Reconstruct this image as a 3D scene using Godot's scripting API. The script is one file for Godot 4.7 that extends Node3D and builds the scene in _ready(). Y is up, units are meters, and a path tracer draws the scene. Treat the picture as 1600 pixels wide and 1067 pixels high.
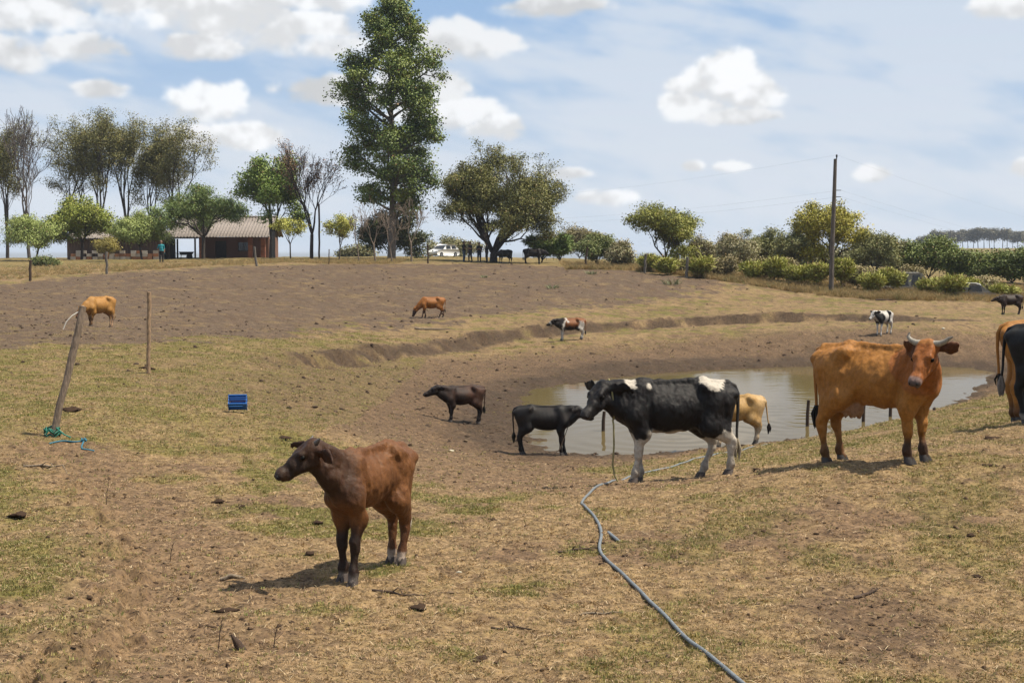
extends Node3D
# A dry cattle paddock round a pond. Units are metres, camera looks along -Z.

const POND_Y := -1.6
var CP := PackedFloat32Array([0.00,-0.05,-8.30, -2.25,-0.02,-8.20, 2.69,-0.08,-8.40, -4.45,0.01,-8.10, 4.72,-0.14,-8.60, -3.92,-0.04,-12.30, -1.19,-0.03,-10.90, 0.52,-0.01,-11.40, 2.48,-0.00,-10.90, 3.91,-0.03,-11.00, -6.21,-0.06,-12.40, 5.76,-0.03,-11.50, -6.11,0.05,-19.00, -4.32,-0.02,-22.30, -7.69,-0.00,-30.00, -13.47,0.08,-46.00, -12.42,-0.04,-27.50, -22.80,0.08,-46.00, -0.65,-0.11,-14.20, -0.91,-0.62,-20.00, 0.54,-0.15,-14.80, -1.81,-0.83,-25.00, 1.59,-0.37,-17.50, 2.67,-0.26,-17.30, 3.63,0.18,-15.70, 4.29,0.25,-14.90, 6.69,0.24,-18.70, 5.71,0.10,-18.00, 9.36,0.25,-18.80, 3.20,-0.90,-23.50, 5.66,-0.83,-25.00, 7.85,-0.79,-28.00, 10.99,-0.63,-32.00, 14.64,-0.83,-36.00, 0.25,-1.61,-37.20, 0.52,-1.48,-28.70, 1.92,-1.59,-28.20, 5.22,-1.62,-30.30, 7.08,-1.62,-31.90, 9.50,-1.63,-35.00, 12.72,-1.62,-40.20, 15.68,-1.61,-46.30, 14.00,-1.60,-51.70, 9.19,-1.61,-50.90, 3.14,-1.61,-46.30, 1.55,-1.61,-43.00, 0.36,-1.46,-26.80, -0.60,-1.36,-26.60, 1.12,-1.26,-24.80, 2.21,-1.13,-24.40, 1.47,-0.73,-20.20, -1.24,-1.41,-32.20, -2.67,-0.76,-29.50, -3.96,-0.71,-36.50, 2.17,-1.10,-58.00, -2.26,-1.22,-50.00, 14.51,-0.60,-56.00, 19.19,-0.90,-56.00, 24.84,-0.76,-58.00, -3.92,-0.47,-66.00, -8.68,-0.59,-55.00, 6.66,-0.33,-74.00, 13.69,-0.33,-76.00, 24.50,-0.49,-70.00, 23.44,-0.25,-84.00, 19.80,0.05,-88.00, 36.35,-0.36,-85.00, -19.79,0.72,-88.00, -31.67,0.52,-88.00, -43.54,0.52,-88.00, -4.50,1.15,-100.00, -42.43,1.28,-118.00, -27.68,1.70,-112.00, -15.91,1.76,-118.00, -3.29,1.73,-122.00, 7.08,1.42,-105.00, 11.96,0.92,-95.00, -59.32,1.42,-120.00, -37.61,1.87,-155.00, -7.19,2.07,-160.00, 13.48,1.63,-150.00, -76.60,1.87,-155.00, 20.45,1.04,-130.00, 43.15,0.71,-160.00, 64.74,0.35,-160.00, 103.83,-0.90,-330.00, 148.32,-0.90,-330.00, 59.33,-1.20,-330.00, -74.15,-0.02,-330.00, 0.00,-0.02,-330.00, -163.13,-0.02,-330.00])
var POND := PackedVector2Array([Vector2(0.25,-37.2),Vector2(0.35,-33.0),Vector2(0.75,-29.6),Vector2(1.3,-28.6),Vector2(2.2,-28.3),Vector2(3.6,-28.9),Vector2(5.2,-30.1),Vector2(7.08,-31.8),Vector2(9.5,-34.9),Vector2(12.6,-40.0),Vector2(15.4,-45.5),Vector2(16.4,-48.6),Vector2(15.9,-50.6),Vector2(13.2,-51.4),Vector2(9.2,-50.8),Vector2(5.6,-48.8),Vector2(3.1,-46.2),Vector2(1.5,-43.0),Vector2(0.6,-40.2)])
var SCARP := PackedVector2Array([Vector2(-6.6,-34.0),Vector2(-5.9,-40.0),Vector2(-4.7,-49.5),Vector2(-1.2,-58.4),Vector2(2.8,-62.4),Vector2(8.8,-65.0),Vector2(14.3,-64.9),Vector2(20,-63.5)])
var STEP := PackedVector2Array([Vector2(-6.2,-18.0),Vector2(-5.0,-15.6),Vector2(-3.62,-12.3),Vector2(-2.95,-10.4),Vector2(-2.72,-9.1),Vector2(-2.8,-7.6)])
var FIELD := PackedVector2Array([Vector2(-46,-37),Vector2(-13,-36.3),Vector2(-9.9,-39.0),Vector2(-8.8,-50.2),Vector2(-7.3,-58.5),Vector2(-4.5,-63.5),Vector2(-1.2,-66.5),Vector2(3.3,-73.5),Vector2(7,-78.3),Vector2(11.5,-85),Vector2(15.5,-93),Vector2(12.6,-94.5),Vector2(6.9,-103),Vector2(0,-113),Vector2(-14.8,-110),Vector2(-26.8,-99.5),Vector2(-31.6,-88.5),Vector2(-60,-84)])

const GU0 := -0.96
const GDU := 0.03
const GNU := 65
const GV0 := -0.35
const GDV := 0.06
const GNV := 70
var grid := PackedFloat32Array()
var n_big := FastNoiseLite.new()
var n_mid := FastNoiseLite.new()
var n_fine := FastNoiseLite.new()
var n_cell := FastNoiseLite.new()
var n_lump := FastNoiseLite.new()
var names := {}
var M := {}

func numbered(called: String) -> String:
	var k: int = names.get(called, 0)
	names[called] = k + 1
	return called if k == 0 else "%s_%03d" % [called, k]

func tag(o: Node3D, label: String, category: String, group := "", kind := "") -> void:
	if label: o.set_meta("label", label)
	if category: o.set_meta("category", category)
	if group: o.set_meta("group", group)
	if kind: o.set_meta("kind", kind)

func thing(called: String, label: String, category: String, at := Vector3.ZERO, turn := 0.0, group := "") -> Node3D:
	var o := Node3D.new()
	o.name = numbered(called)
	add_child(o)
	o.position = at
	o.rotation.y = turn
	tag(o, label, category, group)
	return o

func part(called: String, mesh: Mesh, m: Material, parent: Node) -> MeshInstance3D:
	var o := MeshInstance3D.new()
	o.name = called
	o.mesh = mesh
	o.material_override = m
	parent.add_child(o, true)
	return o

func solo(called: String, mesh: Mesh, m: Material, label: String, category: String, at := Vector3.ZERO, turn := 0.0, group := "") -> MeshInstance3D:
	var o := MeshInstance3D.new()
	o.name = numbered(called)
	o.mesh = mesh
	o.material_override = m
	add_child(o)
	o.position = at
	o.rotation.y = turn
	tag(o, label, category, group)
	return o

func arrays_mesh(v: PackedVector3Array, idx: PackedInt32Array, nrm := PackedVector3Array(), col := PackedColorArray(), uv := PackedVector2Array()) -> ArrayMesh:
	var a := []
	a.resize(Mesh.ARRAY_MAX)
	a[Mesh.ARRAY_VERTEX] = v
	a[Mesh.ARRAY_INDEX] = idx
	if nrm.size(): a[Mesh.ARRAY_NORMAL] = nrm
	if col.size(): a[Mesh.ARRAY_COLOR] = col
	if uv.size(): a[Mesh.ARRAY_TEX_UV] = uv
	var m := ArrayMesh.new()
	m.add_surface_from_arrays(Mesh.PRIMITIVE_TRIANGLES, a)
	return m

# ---------------------------------------------------------------- terrain
func phi(r2: float) -> float:
	return 0.5 * r2 * log(r2 + 1e-9)

func build_grid() -> void:
	var n := CP.size() / 3
	var au := PackedFloat64Array()
	var av := PackedFloat64Array()
	for i in n:
		var d: float = -CP[i * 3 + 2]
		au.append(3.0 * CP[i * 3] / d)
		av.append(3.0 * log(d / 8.0))
	var N := n + 3
	var rows: Array[PackedFloat64Array] = []
	for i in N:
		var r := PackedFloat64Array()
		r.resize(N + 1)
		if i < n:
			for j in n:
				var du: float = au[i] - au[j]
				var dv: float = av[i] - av[j]
				r[j] = phi(du * du + dv * dv) + (0.02 if i == j else 0.0)
			r[n] = 1.0; r[n + 1] = au[i]; r[n + 2] = av[i]; r[N] = CP[i * 3 + 1]
		else:
			for j in n:
				r[j] = 1.0 if i == n else (au[j] if i == n + 1 else av[j])
		rows.append(r)
	for c in N:
		var best := c
		for r in range(c + 1, N):
			if absf(rows[r][c]) > absf(rows[best][c]): best = r
		var tmp := rows[c]; rows[c] = rows[best]; rows[best] = tmp
		var pc := rows[c]
		for r in range(c + 1, N):
			var rr := rows[r]
			var f := rr[c] / pc[c]
			if f != 0.0:
				for k in range(c, N + 1): rr[k] -= f * pc[k]
				rows[r] = rr
	var sol := PackedFloat64Array()
	sol.resize(N)
	for i in range(N - 1, -1, -1):
		var s := rows[i][N]
		for k in range(i + 1, N): s -= rows[i][k] * sol[k]
		sol[i] = s / rows[i][i]
	grid.resize(GNU * GNV)
	for j in GNV:
		var v := 3.0 * (GV0 + GDV * j)
		for i in GNU:
			var u := 3.0 * (GU0 + GDU * i)
			var s := sol[n] + sol[n + 1] * u + sol[n + 2] * v
			for k in n:
				var du: float = u - au[k]
				var dv: float = v - av[k]
				s += sol[k] * phi(du * du + dv * dv)
			grid[j * GNU + i] = s

func cub(a: float, b: float, c: float, d: float, t: float) -> float:
	return b + 0.5 * t * (c - a + t * (2.0 * a - 5.0 * b + 4.0 * c - d + t * (3.0 * (b - c) + d - a)))

func base_h(x: float, z: float) -> float:
	var d := maxf(-z, 5.8)
	var u := clampf(x / d, -0.9, 0.9)
	var fu := (u - GU0) / GDU
	var fv := (log(minf(d, 400.0) / 8.0) - GV0) / GDV
	var i := clampi(int(floor(fu)), 1, GNU - 3)
	var j := clampi(int(floor(fv)), 1, GNV - 3)
	var tu := fu - i
	var tv := clampf(fv - j, 0.0, 1.0)
	var o := (j - 1) * GNU + i
	var r0 := cub(grid[o - 1], grid[o], grid[o + 1], grid[o + 2], tu)
	o += GNU
	var r1 := cub(grid[o - 1], grid[o], grid[o + 1], grid[o + 2], tu)
	o += GNU
	var r2 := cub(grid[o - 1], grid[o], grid[o + 1], grid[o + 2], tu)
	o += GNU
	var r3 := cub(grid[o - 1], grid[o], grid[o + 1], grid[o + 2], tu)
	var h := cub(r0, r1, r2, r3, tv)
	if d > 300.0:
		var w := smoothstep(300.0, 650.0, d)
		var hill := smoothstep(0.2, 0.29, x / d) * (1.0 - smoothstep(900.0, 1600.0, d))
		h = lerpf(h, lerpf(-26.0, 4.6, hill), w)
	return h

func poly_dist(p: Vector2, poly: PackedVector2Array, closed: bool) -> float:
	var best := 1e9
	var n := poly.size()
	for i in (n if closed else n - 1):
		var a := poly[i]
		var ab := poly[(i + 1) % n] - a
		var t := clampf((p - a).dot(ab) / ab.length_squared(), 0.0, 1.0)
		best = minf(best, p.distance_squared_to(a + ab * t))
	return sqrt(best)

func side_dist(p: Vector2, line: PackedVector2Array) -> float:   # signed, + on the left-hand side of the direction of travel
	var best := 1e9
	var s := 1.0
	for i in line.size() - 1:
		var a := line[i]
		var ab := line[i + 1] - a
		var t := clampf((p - a).dot(ab) / ab.length_squared(), 0.0, 1.0)
		var q := p - (a + ab * t)
		var l := q.length_squared()
		if l < best:
			best = l
			s = 1.0 if ab.cross(p - a) < 0.0 else -1.0
	return sqrt(best) * s

func pond_s(x: float, z: float) -> float:    # + outside, - inside
	if x < -14.0 or x > 32.0 or z > -14.0 or z < -66.0: return 30.0
	var p := Vector2(x, z)
	var d := poly_dist(p, POND, true)
	return -d if Geometry2D.is_point_in_polygon(p, POND) else d

func height(x: float, z: float, fine := true) -> float:
	var h := base_h(x, z)
	var d := -z
	if z < -24.0 and z > -70.0:
		var s := pond_s(x, z)
		if s < 12.0:
			s += n_mid.get_noise_2d(x * 2.0, z * 2.0) * 0.35
			if s < 0.0:
				h = minf(h, POND_Y - minf(0.9, -s * 0.35))
			elif s < 2.5:
				h = lerpf(maxf(POND_Y + s * 0.16, POND_Y + 0.02), maxf(h, POND_Y + 0.1 + s * 0.07), smoothstep(0.0, 2.5, s))
			else:
				h = maxf(h, POND_Y + 0.27)
		if x < 24.0 and x > -10.0 and z < -31.0:
			var q := side_dist(Vector2(x, z), SCARP)
			if absf(q) < 7.0:
				var fade := smoothstep(-33.5, -42.0, z) * (1.0 - smoothstep(14.0, 22.0, x))
				var wob := n_mid.get_noise_2d(x * 1.3, z * 1.3) * 0.5
				fade *= clampf(0.85 + 0.8 * n_mid.get_noise_2d(x * 0.3 + 5.0, z * 0.3), 0.5, 1.15)
				h += fade * 0.24 * (smoothstep(-0.55, 0.35, q + wob) * exp(-maxf(q, 0.0) * 0.35) - (1.0 - smoothstep(-0.55, 0.35, q + wob)) * exp(minf(q, 0.0) * 0.35) * 0.9)
	elif z > -18.5 and x < 0.5:
		var q := side_dist(Vector2(x, z), STEP)
		if absf(q) < 3.0:
			var wob := n_fine.get_noise_2d(x, z) * 0.22 + n_mid.get_noise_2d(x * 2.0, z * 2.0) * 0.2
			h += 0.13 * smoothstep(-0.3, 0.12, -q + wob) * (1.0 - smoothstep(0.6, 3.0, absf(q)))
	if d < 330.0:
		h += n_big.get_noise_2d(x, z) * minf(0.12, 0.02 + d * 0.002)
		if fine:
			var damp := 1.0 if absf(x) < d * 0.7 + 3.0 else 0.3
			var a := n_mid.get_noise_2d(x, z)
			var b := n_fine.get_noise_2d(x, z)
			var rough := 0.02 + 0.02 * clampf(d / 60.0, 0.0, 1.4)
			h += damp * (a * 0.035 + b * rough - absf(n_fine.get_noise_2d(x * 2.1 + 50.0, z * 2.1)) * 0.016)
	return h

func ground(x: float, z: float) -> Vector3:
	return Vector3(x, height(x, z), z)

# ---------------------------------------------------------------- colour of the ground (linear base colours)
func fbm(x: float, z: float) -> float:
	return n_mid.get_noise_2d(x * 0.45 + 31.0, z * 0.45) * 0.6 + n_mid.get_noise_2d(x * 1.4, z * 1.4 + 77.0) * 0.4

# x: bare soil 0..1, y: greenness 0..1, z: dark wet mud 0..1, w: ploughed field 0..1
func cover(x: float, z: float) -> Vector4:
	var d := -z
	var f := fbm(x, z)
	var g := n_mid.get_noise_2d(x * 0.9 + 200.0, z * 0.9 - 40.0)
	var lo := n_big.get_noise_2d(x * 2.0 + 9.0, z * 2.0)
	var soil := smoothstep(0.08, 0.4, f + lo * 0.35)
	var green := smoothstep(-0.02, 0.38, g + lo * 0.4 - 0.02)
	var mud := 0.0
	var field := 0.0
	if d < 75.0 and d > 12.0 and x > -14.0 and x < 34.0:
		var s := pond_s(x, z)
		var near := smoothstep(1.0, 4.5, x + (z + 30.0) * 0.1) * smoothstep(-50.0, -38.0, z + x * 0.3)
		var reach := lerpf(8.5, 0.9, near) + f * 3.0
		var bare := 1.0 - smoothstep(reach * 0.55, reach * 1.1 + 0.2, s)
		soil = maxf(soil, bare)
		green *= 1.0 - bare
		mud = (1.0 - smoothstep(0.1, lerpf(3.6, 1.0, near), s + f * 1.8)) * 0.9 + bare * 0.3
		# bare trodden way up from the water, and the grassy lip of the near bank
		var way := exp(-pow(poly_dist(Vector2(x, z), PackedVector2Array([Vector2(0.9, -17.5), Vector2(-0.6, -20.0), Vector2(-0.8, -27.0)]), false) / 2.0, 2.0))
		way = smoothstep(0.25, 0.7, way + f * 0.35)
		soil = maxf(soil, way * 0.92)
		green *= 1.0 - way
		if x > 1.2 and d > 17.5 and d < 34.0:
			green = maxf(green, near * (1.0 - bare) * smoothstep(0.0, 2.5, s) * smoothstep(17.5, 20.5, d) * clampf(0.55 + g, 0.0, 1.0) * (1.0 - way))
			soil *= 1.0 - 0.6 * near * (1.0 - bare)
		var q := side_dist(Vector2(x, z), SCARP) if z < -31.0 and x < 24.0 else 9.0
		if absf(q) < 1.2:
			var face := (1.0 - smoothstep(0.3, 0.95, absf(q + 0.15 + f * 0.4))) * smoothstep(-33.5, -40.0, z)
			face *= smoothstep(-0.75, 0.0, n_mid.get_noise_2d(x * 0.55 + 5.0, z * 0.55) + 0.5 * f)
			soil = maxf(soil, face)
			mud = maxf(mud, face * 0.95)
			green *= 1.0 - face
	if d > 30.0:
		var w := Vector2(x + f * 2.2 + g * 1.2, z + f * 4.0 + lo * 3.0)
		field = 1.0 if Geometry2D.is_point_in_polygon(w, FIELD) else 0.0
		if field > 0.5:
			field = clampf(0.92 - smoothstep(0.1, 0.5, g + lo * 0.6) * 0.5, 0.0, 1.0)
			green *= 0.15
	if x < -3.0 and d > 18.0 and d < 50.0:
		green = clampf(green + 0.5 + g * 0.5, 0.0, 1.0) * (1.0 - field) * (1.0 - mud)
		soil *= 0.55
	if d < 18.5 and x < 0.5:
		var q := -side_dist(Vector2(x, z), STEP)
		if absf(q) < 2.5:
			var b := (1.0 - smoothstep(0.2, 1.3, absf(q + 0.55 + f * 0.8)))
			soil = maxf(soil, b * 0.8)
			green = maxf(green * (1.0 - b), smoothstep(0.1, 0.6, q) * clampf(0.45 + g * 1.2, 0.0, 0.9))
	if x > 0.6 and d < 18.0: green *= 0.5
	var dp := Vector2(x - 2.55, (z + 9.75) * 0.7).length()
	var patch := 1.0 - smoothstep(0.35, 0.85, dp + f * 0.5)
	soil = maxf(soil, patch)
	mud = maxf(mud, patch * 0.35)
	green *= 1.0 - patch
	return Vector4(clampf(soil, 0, 1), clampf(green, 0, 1), clampf(mud, 0, 1), field)

func ground_color(x: float, z: float, c: Vector4) -> Color:
	var t := n_fine.get_noise_2d(x * 0.7 + 11.0, z * 0.7)
	var m := n_cell.get_noise_2d(x, z)
	var dry := Color(0.375, 0.265, 0.15).lerp(Color(0.305, 0.218, 0.116), clampf(0.5 + t, 0.0, 1.0))
	var soil := Color(0.265, 0.175, 0.112).lerp(Color(0.20, 0.132, 0.088), clampf(0.5 + t * 1.4, 0.0, 1.0))
	var green := Color(0.175, 0.175, 0.045).lerp(Color(0.225, 0.2, 0.06), clampf(0.5 + m, 0.0, 1.0))
	var fieldc := Color(0.175, 0.128, 0.098).lerp(Color(0.13, 0.095, 0.073), clampf(0.5 + t * 1.5, 0.0, 1.0))
	var o := dry.lerp(soil, c.x * 0.85)
	o = o.lerp(green, c.y * 0.82)
	o = o.lerp(fieldc, c.w)
	# crumbs of bare earth showing between the grass
	var crumb := smoothstep(0.04, 0.34, n_cell.get_noise_2d(x * 2.3 + 70.0, z * 2.3) + 0.25 * t)
	o = o.lerp(Color(0.165, 0.11, 0.072), crumb * (0.72 - 0.35 * c.y))
	var straw := smoothstep(0.2, 0.5, n_cell.get_noise_2d(x * 1.1 - 33.0, z * 2.6 + 12.0))
	o = o.lerp(Color(0.30, 0.225, 0.145), straw * 0.4 * c.w)
	o = o.lerp(Color(0.10, 0.071, 0.05), c.z)
	if z < -110.0:
		var far := smoothstep(-110.0, -125.0, z)
		var grassy := Color(0.33, 0.25, 0.115).lerp(Color(0.2, 0.17, 0.07), clampf(0.4 + n_big.get_noise_2d(x, z), 0.0, 1.0))
		o = o.lerp(grassy, far * (0.4 if c.w > 0.3 else 0.9))
	o *= 1.0 + 0.3 * m * clampf(-z / 40.0, 0.3, 1.0) + 0.15 * t
	o.a = 1.0
	return o

func build_ground() -> void:
	var ds := PackedFloat32Array([-60.0, -30.0, -14.0, -7.0, -3.0, 0.0, 2.0, 3.4, 4.5, 5.4, 6.0])
	var d := 6.2
	while d < 6000.0:
		ds.append(d)
		d *= 1.0056 if d < 50.0 else (1.0075 if d < 128.0 else (1.02 if d < 340.0 else 1.09))
	var us := PackedFloat32Array()
	var u := 0.0
	while u < 3.4:
		us.append(u)
		u += 0.0024 if u < 0.41 else (0.012 if u < 0.6 else (u - 0.5) * 0.25)
	var cols := PackedFloat32Array()
	for i in range(us.size() - 1, 0, -1): cols.append(-us[i])
	cols.append_array(us)
	var nc := cols.size()
	var v := PackedVector3Array()
	var c := PackedColorArray()
	v.resize(ds.size() * nc)
	c.resize(ds.size() * nc)
	var k := 0
	for j in ds.size():
		var w := sqrt(ds[j] * ds[j] + 30.0) if ds[j] < 6.0 else ds[j] * sqrt(1.0 + 30.0 / (ds[j] * ds[j]))
		for i in nc:
			var x := cols[i] * w
			var z := -ds[j]
			v[k] = Vector3(x, height(x, z), z)
			c[k] = ground_color(x, z, cover(x, z))
			k += 1
	var idx := PackedInt32Array()
	idx.resize((ds.size() - 1) * (nc - 1) * 6)
	var nrm := PackedVector3Array()
	nrm.resize(v.size())
	k = 0
	for j in ds.size() - 1:
		for i in nc - 1:
			var a := j * nc + i
			idx[k] = a; idx[k + 1] = a + nc; idx[k + 2] = a + 1
			idx[k + 3] = a + 1; idx[k + 4] = a + nc; idx[k + 5] = a + nc + 1
			k += 6
	for j in ds.size():
		for i in nc:
			var a := j * nc + i
			var e := v[a + 1 if i < nc - 1 else a] - v[a - 1 if i > 0 else a]
			var f := v[a + nc if j < ds.size() - 1 else a] - v[a - nc if j > 0 else a]
			nrm[a] = e.cross(f).normalized()
	var o := part("ground", arrays_mesh(v, idx, nrm, c), M.ground, self)
	tag(o, "dry trodden pasture of tan grass and brown soil", "", "", "structure")
	print("ground verts ", v.size())

# ---------------------------------------------------------------- textures and materials
func ground_images() -> Array:
	var n := 1024
	var rng := RandomNumberGenerator.new()
	rng.seed = 5
	var f1 := FastNoiseLite.new()
	f1.seed = 3; f1.noise_type = FastNoiseLite.TYPE_SIMPLEX; f1.frequency = 0.02; f1.fractal_octaves = 5; f1.fractal_gain = 0.62
	var f2 := FastNoiseLite.new()
	f2.seed = 8; f2.noise_type = FastNoiseLite.TYPE_CELLULAR; f2.frequency = 0.035; f2.fractal_octaves = 3
	var a := f1.get_seamless_image(n, n).get_data()
	var b := f2.get_seamless_image(n, n).get_data()
	var col := PackedByteArray()
	col.resize(n * n * 3)
	var hgt := PackedByteArray()
	hgt.resize(n * n)
	for i in n * n:
		var h := a[i] * 0.6 + b[i] * 0.4
		var s := clampf((h - 62.0) / 110.0, 0.0, 1.0)
		s = 0.60 + 0.40 * s
		col[i * 3] = int(228.0 * s)
		col[i * 3 + 1] = int(226.0 * s)
		col[i * 3 + 2] = int(222.0 * s)
		hgt[i] = int(clampf(h * 0.8, 0, 255))
	# straw and grit lying about
	for s in 15000:
		var x := rng.randf() * n
		var y := rng.randf() * n
		var ang := rng.randf() * TAU
		var l := rng.randf_range(5, 26)
		var tone := rng.randf()
		var lift := 34 if tone > 0.3 else 10
		var cr := 255 if tone > 0.45 else (236 if tone > 0.3 else 168)
		var cg := 248 if tone > 0.45 else (236 if tone > 0.3 else 160)
		var cb := 225 if tone > 0.45 else (205 if tone > 0.3 else 150)
		var bend := rng.randf_range(-0.03, 0.03)
		for q in int(l):
			var i: int = (posmod(int(y), n) * n + posmod(int(x), n))
			col[i * 3] = cr; col[i * 3 + 1] = cg; col[i * 3 + 2] = cb
			hgt[i] = clampi(hgt[i] + lift, 0, 255)
			x += cos(ang); y += sin(ang); ang += bend
	for s in 5200:
		var x := rng.randi() % n
		var y := rng.randi() % n
		var r := rng.randi_range(1, 4)
		var dark := rng.randf() < 0.75
		for yy in range(-r, r + 1):
			for xx in range(-r, r + 1):
				if xx * xx + yy * yy <= r * r and rng.randf() < 0.85:
					var i := posmod(y + yy, n) * n + posmod(x + xx, n)
					var t := rng.randf_range(0.8, 1.0)
					for ch in 3: col[i * 3 + ch] = int((118.0 if dark else 225.0) * t)
					hgt[i] = clampi(hgt[i] + 45, 0, 255)
	var ci := Image.create_from_data(n, n, false, Image.FORMAT_RGB8, col)
	var hi := Image.create_from_data(n, n, false, Image.FORMAT_L8, hgt)
	return [ImageTexture.create_from_image(ci), ImageTexture.create_from_image(hi)]

func noise_tex(freq: float, oct: int, lo: float, hi: float, seed_ := 1, stretch := Vector2(1, 1), n := 512, kind := FastNoiseLite.TYPE_SIMPLEX) -> ImageTexture:
	var f := FastNoiseLite.new()
	f.seed = seed_; f.noise_type = kind; f.frequency = freq; f.fractal_octaves = oct; f.fractal_gain = 0.6
	var im := f.get_seamless_image(int(n * stretch.x), int(n * stretch.y))
	im.convert(Image.FORMAT_L8)
	im.resize(n, n)
	var b := im.get_data()
	for i in b.size(): b[i] = int(255.0 * (lo + (hi - lo) * b[i] / 255.0))
	return ImageTexture.create_from_image(Image.create_from_data(n, n, false, Image.FORMAT_L8, b))

func tri(m: StandardMaterial3D, scale: Vector3, world := false) -> void:
	m.uv1_triplanar = true
	m.uv1_world_triplanar = world
	m.uv1_scale = scale

func lin(r: float, g: float, b: float) -> Color:
	return Color(r, g, b).linear_to_srgb()

func plain(c: Color, rough := 0.85, tex: Texture2D = null, scale := Vector3.ONE, bump := 0.0) -> StandardMaterial3D:
	var m := StandardMaterial3D.new()
	m.albedo_color = c
	m.roughness = rough
	if tex:
		m.albedo_texture = tex
		tri(m, scale)
		if bump > 0.0:
			m.heightmap_enabled = true
			m.heightmap_texture = tex
			m.heightmap_scale = bump
	return m

func tinted(rough := 0.85, tex: Texture2D = null, scale := Vector3.ONE) -> StandardMaterial3D:
	var m := plain(Color.WHITE, rough, tex, scale)
	m.vertex_color_use_as_albedo = true
	m.cull_mode = BaseMaterial3D.CULL_DISABLED
	return m

func build_materials() -> void:
	var gi := ground_images()
	var g := tinted(0.95, gi[0], Vector3(0.36, 0.36, 0.36))
	g.uv1_world_triplanar = true
	g.metallic_specular = 0.25
	g.heightmap_enabled = true
	g.heightmap_texture = gi[1]
	g.heightmap_scale = 2.2
	M.ground = g
	var grain := noise_tex(0.02, 5, 0.55, 1.0, 4, Vector2(1, 1))
	var streak := noise_tex(0.03, 4, 0.45, 1.0, 6, Vector2(1, 0.12))
	var fur := noise_tex(0.09, 4, 0.6, 1.0, 9, Vector2(1, 0.4))
	M.coat = tinted(0.56, fur, Vector3(2.6, 2.6, 2.6))
	M.coat.metallic_specular = 0.32
	M.coat.heightmap_enabled = true
	M.coat.heightmap_texture = fur
	M.coat.heightmap_scale = 0.9
	M.cloth = tinted(0.9, grain, Vector3(4, 4, 4))
	M.eye = plain(Color(0.03, 0.02, 0.015), 0.3)
	M.eye.metallic_specular = 0.25
	M.horn = tinted(0.45, streak, Vector3(6, 6, 6))
	M.hoof = plain(Color(0.33, 0.28, 0.25), 0.6, grain, Vector3(9, 9, 9), 0.2)
	M.hoof_dark = plain(Color(0.2, 0.165, 0.14), 0.6, grain, Vector3(9, 9, 9), 0.2)
	M.bark = tinted(0.95, grain, Vector3(1.2, 0.35, 1.2))
	M.leaf = tinted(0.55)
	M.leaf.backlight_enabled = true
	M.leaf.backlight = Color(0.3, 0.32, 0.1)
	M.leaf.metallic_specular = 0.35
	M.straw = tinted(0.8)
	M.straw.backlight_enabled = true
	M.straw.backlight = Color(0.5, 0.46, 0.3)
	M.clod = tinted(0.95, grain, Vector3(8, 8, 8))
	M.clod.metallic_specular = 0.08
	M.post = plain(Color(0.66, 0.58, 0.50), 0.9, streak, Vector3(3, 3, 3), 0.6)
	M.post2 = plain(Color(0.72, 0.6, 0.47), 0.9, streak, Vector3(3, 3, 3), 0.6)
	M.grey_post = plain(Color(0.5, 0.47, 0.43), 0.9, streak, Vector3(2, 2, 2), 0.5)
	M.pole = plain(Color(0.46, 0.42, 0.38), 0.85, streak, Vector3(1.2, 0.5, 1.2), 0.3)
	M.hose = plain(Color(0.50, 0.53, 0.55), 0.6, grain, Vector3(3, 3, 3))
	M.rope_teal = plain(Color(0.16, 0.55, 0.47), 0.8, streak, Vector3(20, 20, 20))
	M.rope_blue = plain(Color(0.22, 0.52, 0.62), 0.8, streak, Vector3(20, 20, 20))
	M.rope_dun = plain(Color(0.66, 0.62, 0.42), 0.85, streak, Vector3(20, 20, 20))
	M.string = plain(Color(0.85, 0.84, 0.8), 0.8)
	M.blue = plain(Color(0.09, 0.37, 0.66), 0.5, noise_tex(0.03, 3, 0.85, 1.0, 12), Vector3(4, 4, 4))
	M.dead = plain(Color(0.62, 0.55, 0.46), 0.9, streak, Vector3(3, 3, 3), 0.3)
	M.twig = plain(Color(0.33, 0.25, 0.19), 0.9, streak, Vector3(6, 6, 6))
	M.wire = plain(Color(0.2, 0.2, 0.21), 0.6)
	M.plank = tinted(0.9, streak, Vector3(1.5, 0.5, 1.5))
	M.brick = tinted(0.92, grain, Vector3(2, 2, 2))
	M.roof = plain(Color(0.62, 0.58, 0.55), 0.9, noise_tex(0.012, 5, 0.55, 1.0, 21), Vector3(0.6, 0.6, 0.6))
	M.dark = plain(Color(0.06, 0.055, 0.05), 0.9)
	M.car_white = plain(Color(0.86, 0.86, 0.85), 0.25)
	M.car_white.clearcoat_enabled = true
	M.old_paint = plain(Color(0.78, 0.78, 0.77), 0.6, grain, Vector3(1, 1, 1))
	M.rubber = plain(Color(0.05, 0.05, 0.05), 0.85)
	M.glass = plain(Color(0.03, 0.035, 0.04), 0.05)
	M.chrome = plain(Color(0.6, 0.6, 0.6), 0.3)
	M.chrome.metallic = 0.9
	M.red_lamp = plain(Color(0.55, 0.03, 0.02), 0.2)
	M.bone = plain(Color(0.82, 0.79, 0.7), 0.8, grain, Vector3(6, 6, 6))
	var w := StandardMaterial3D.new()
	w.albedo_color = lin(0.088, 0.067, 0.031)
	w.roughness = 0.06
	w.metallic_specular = 0.085
	M.water = w

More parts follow.
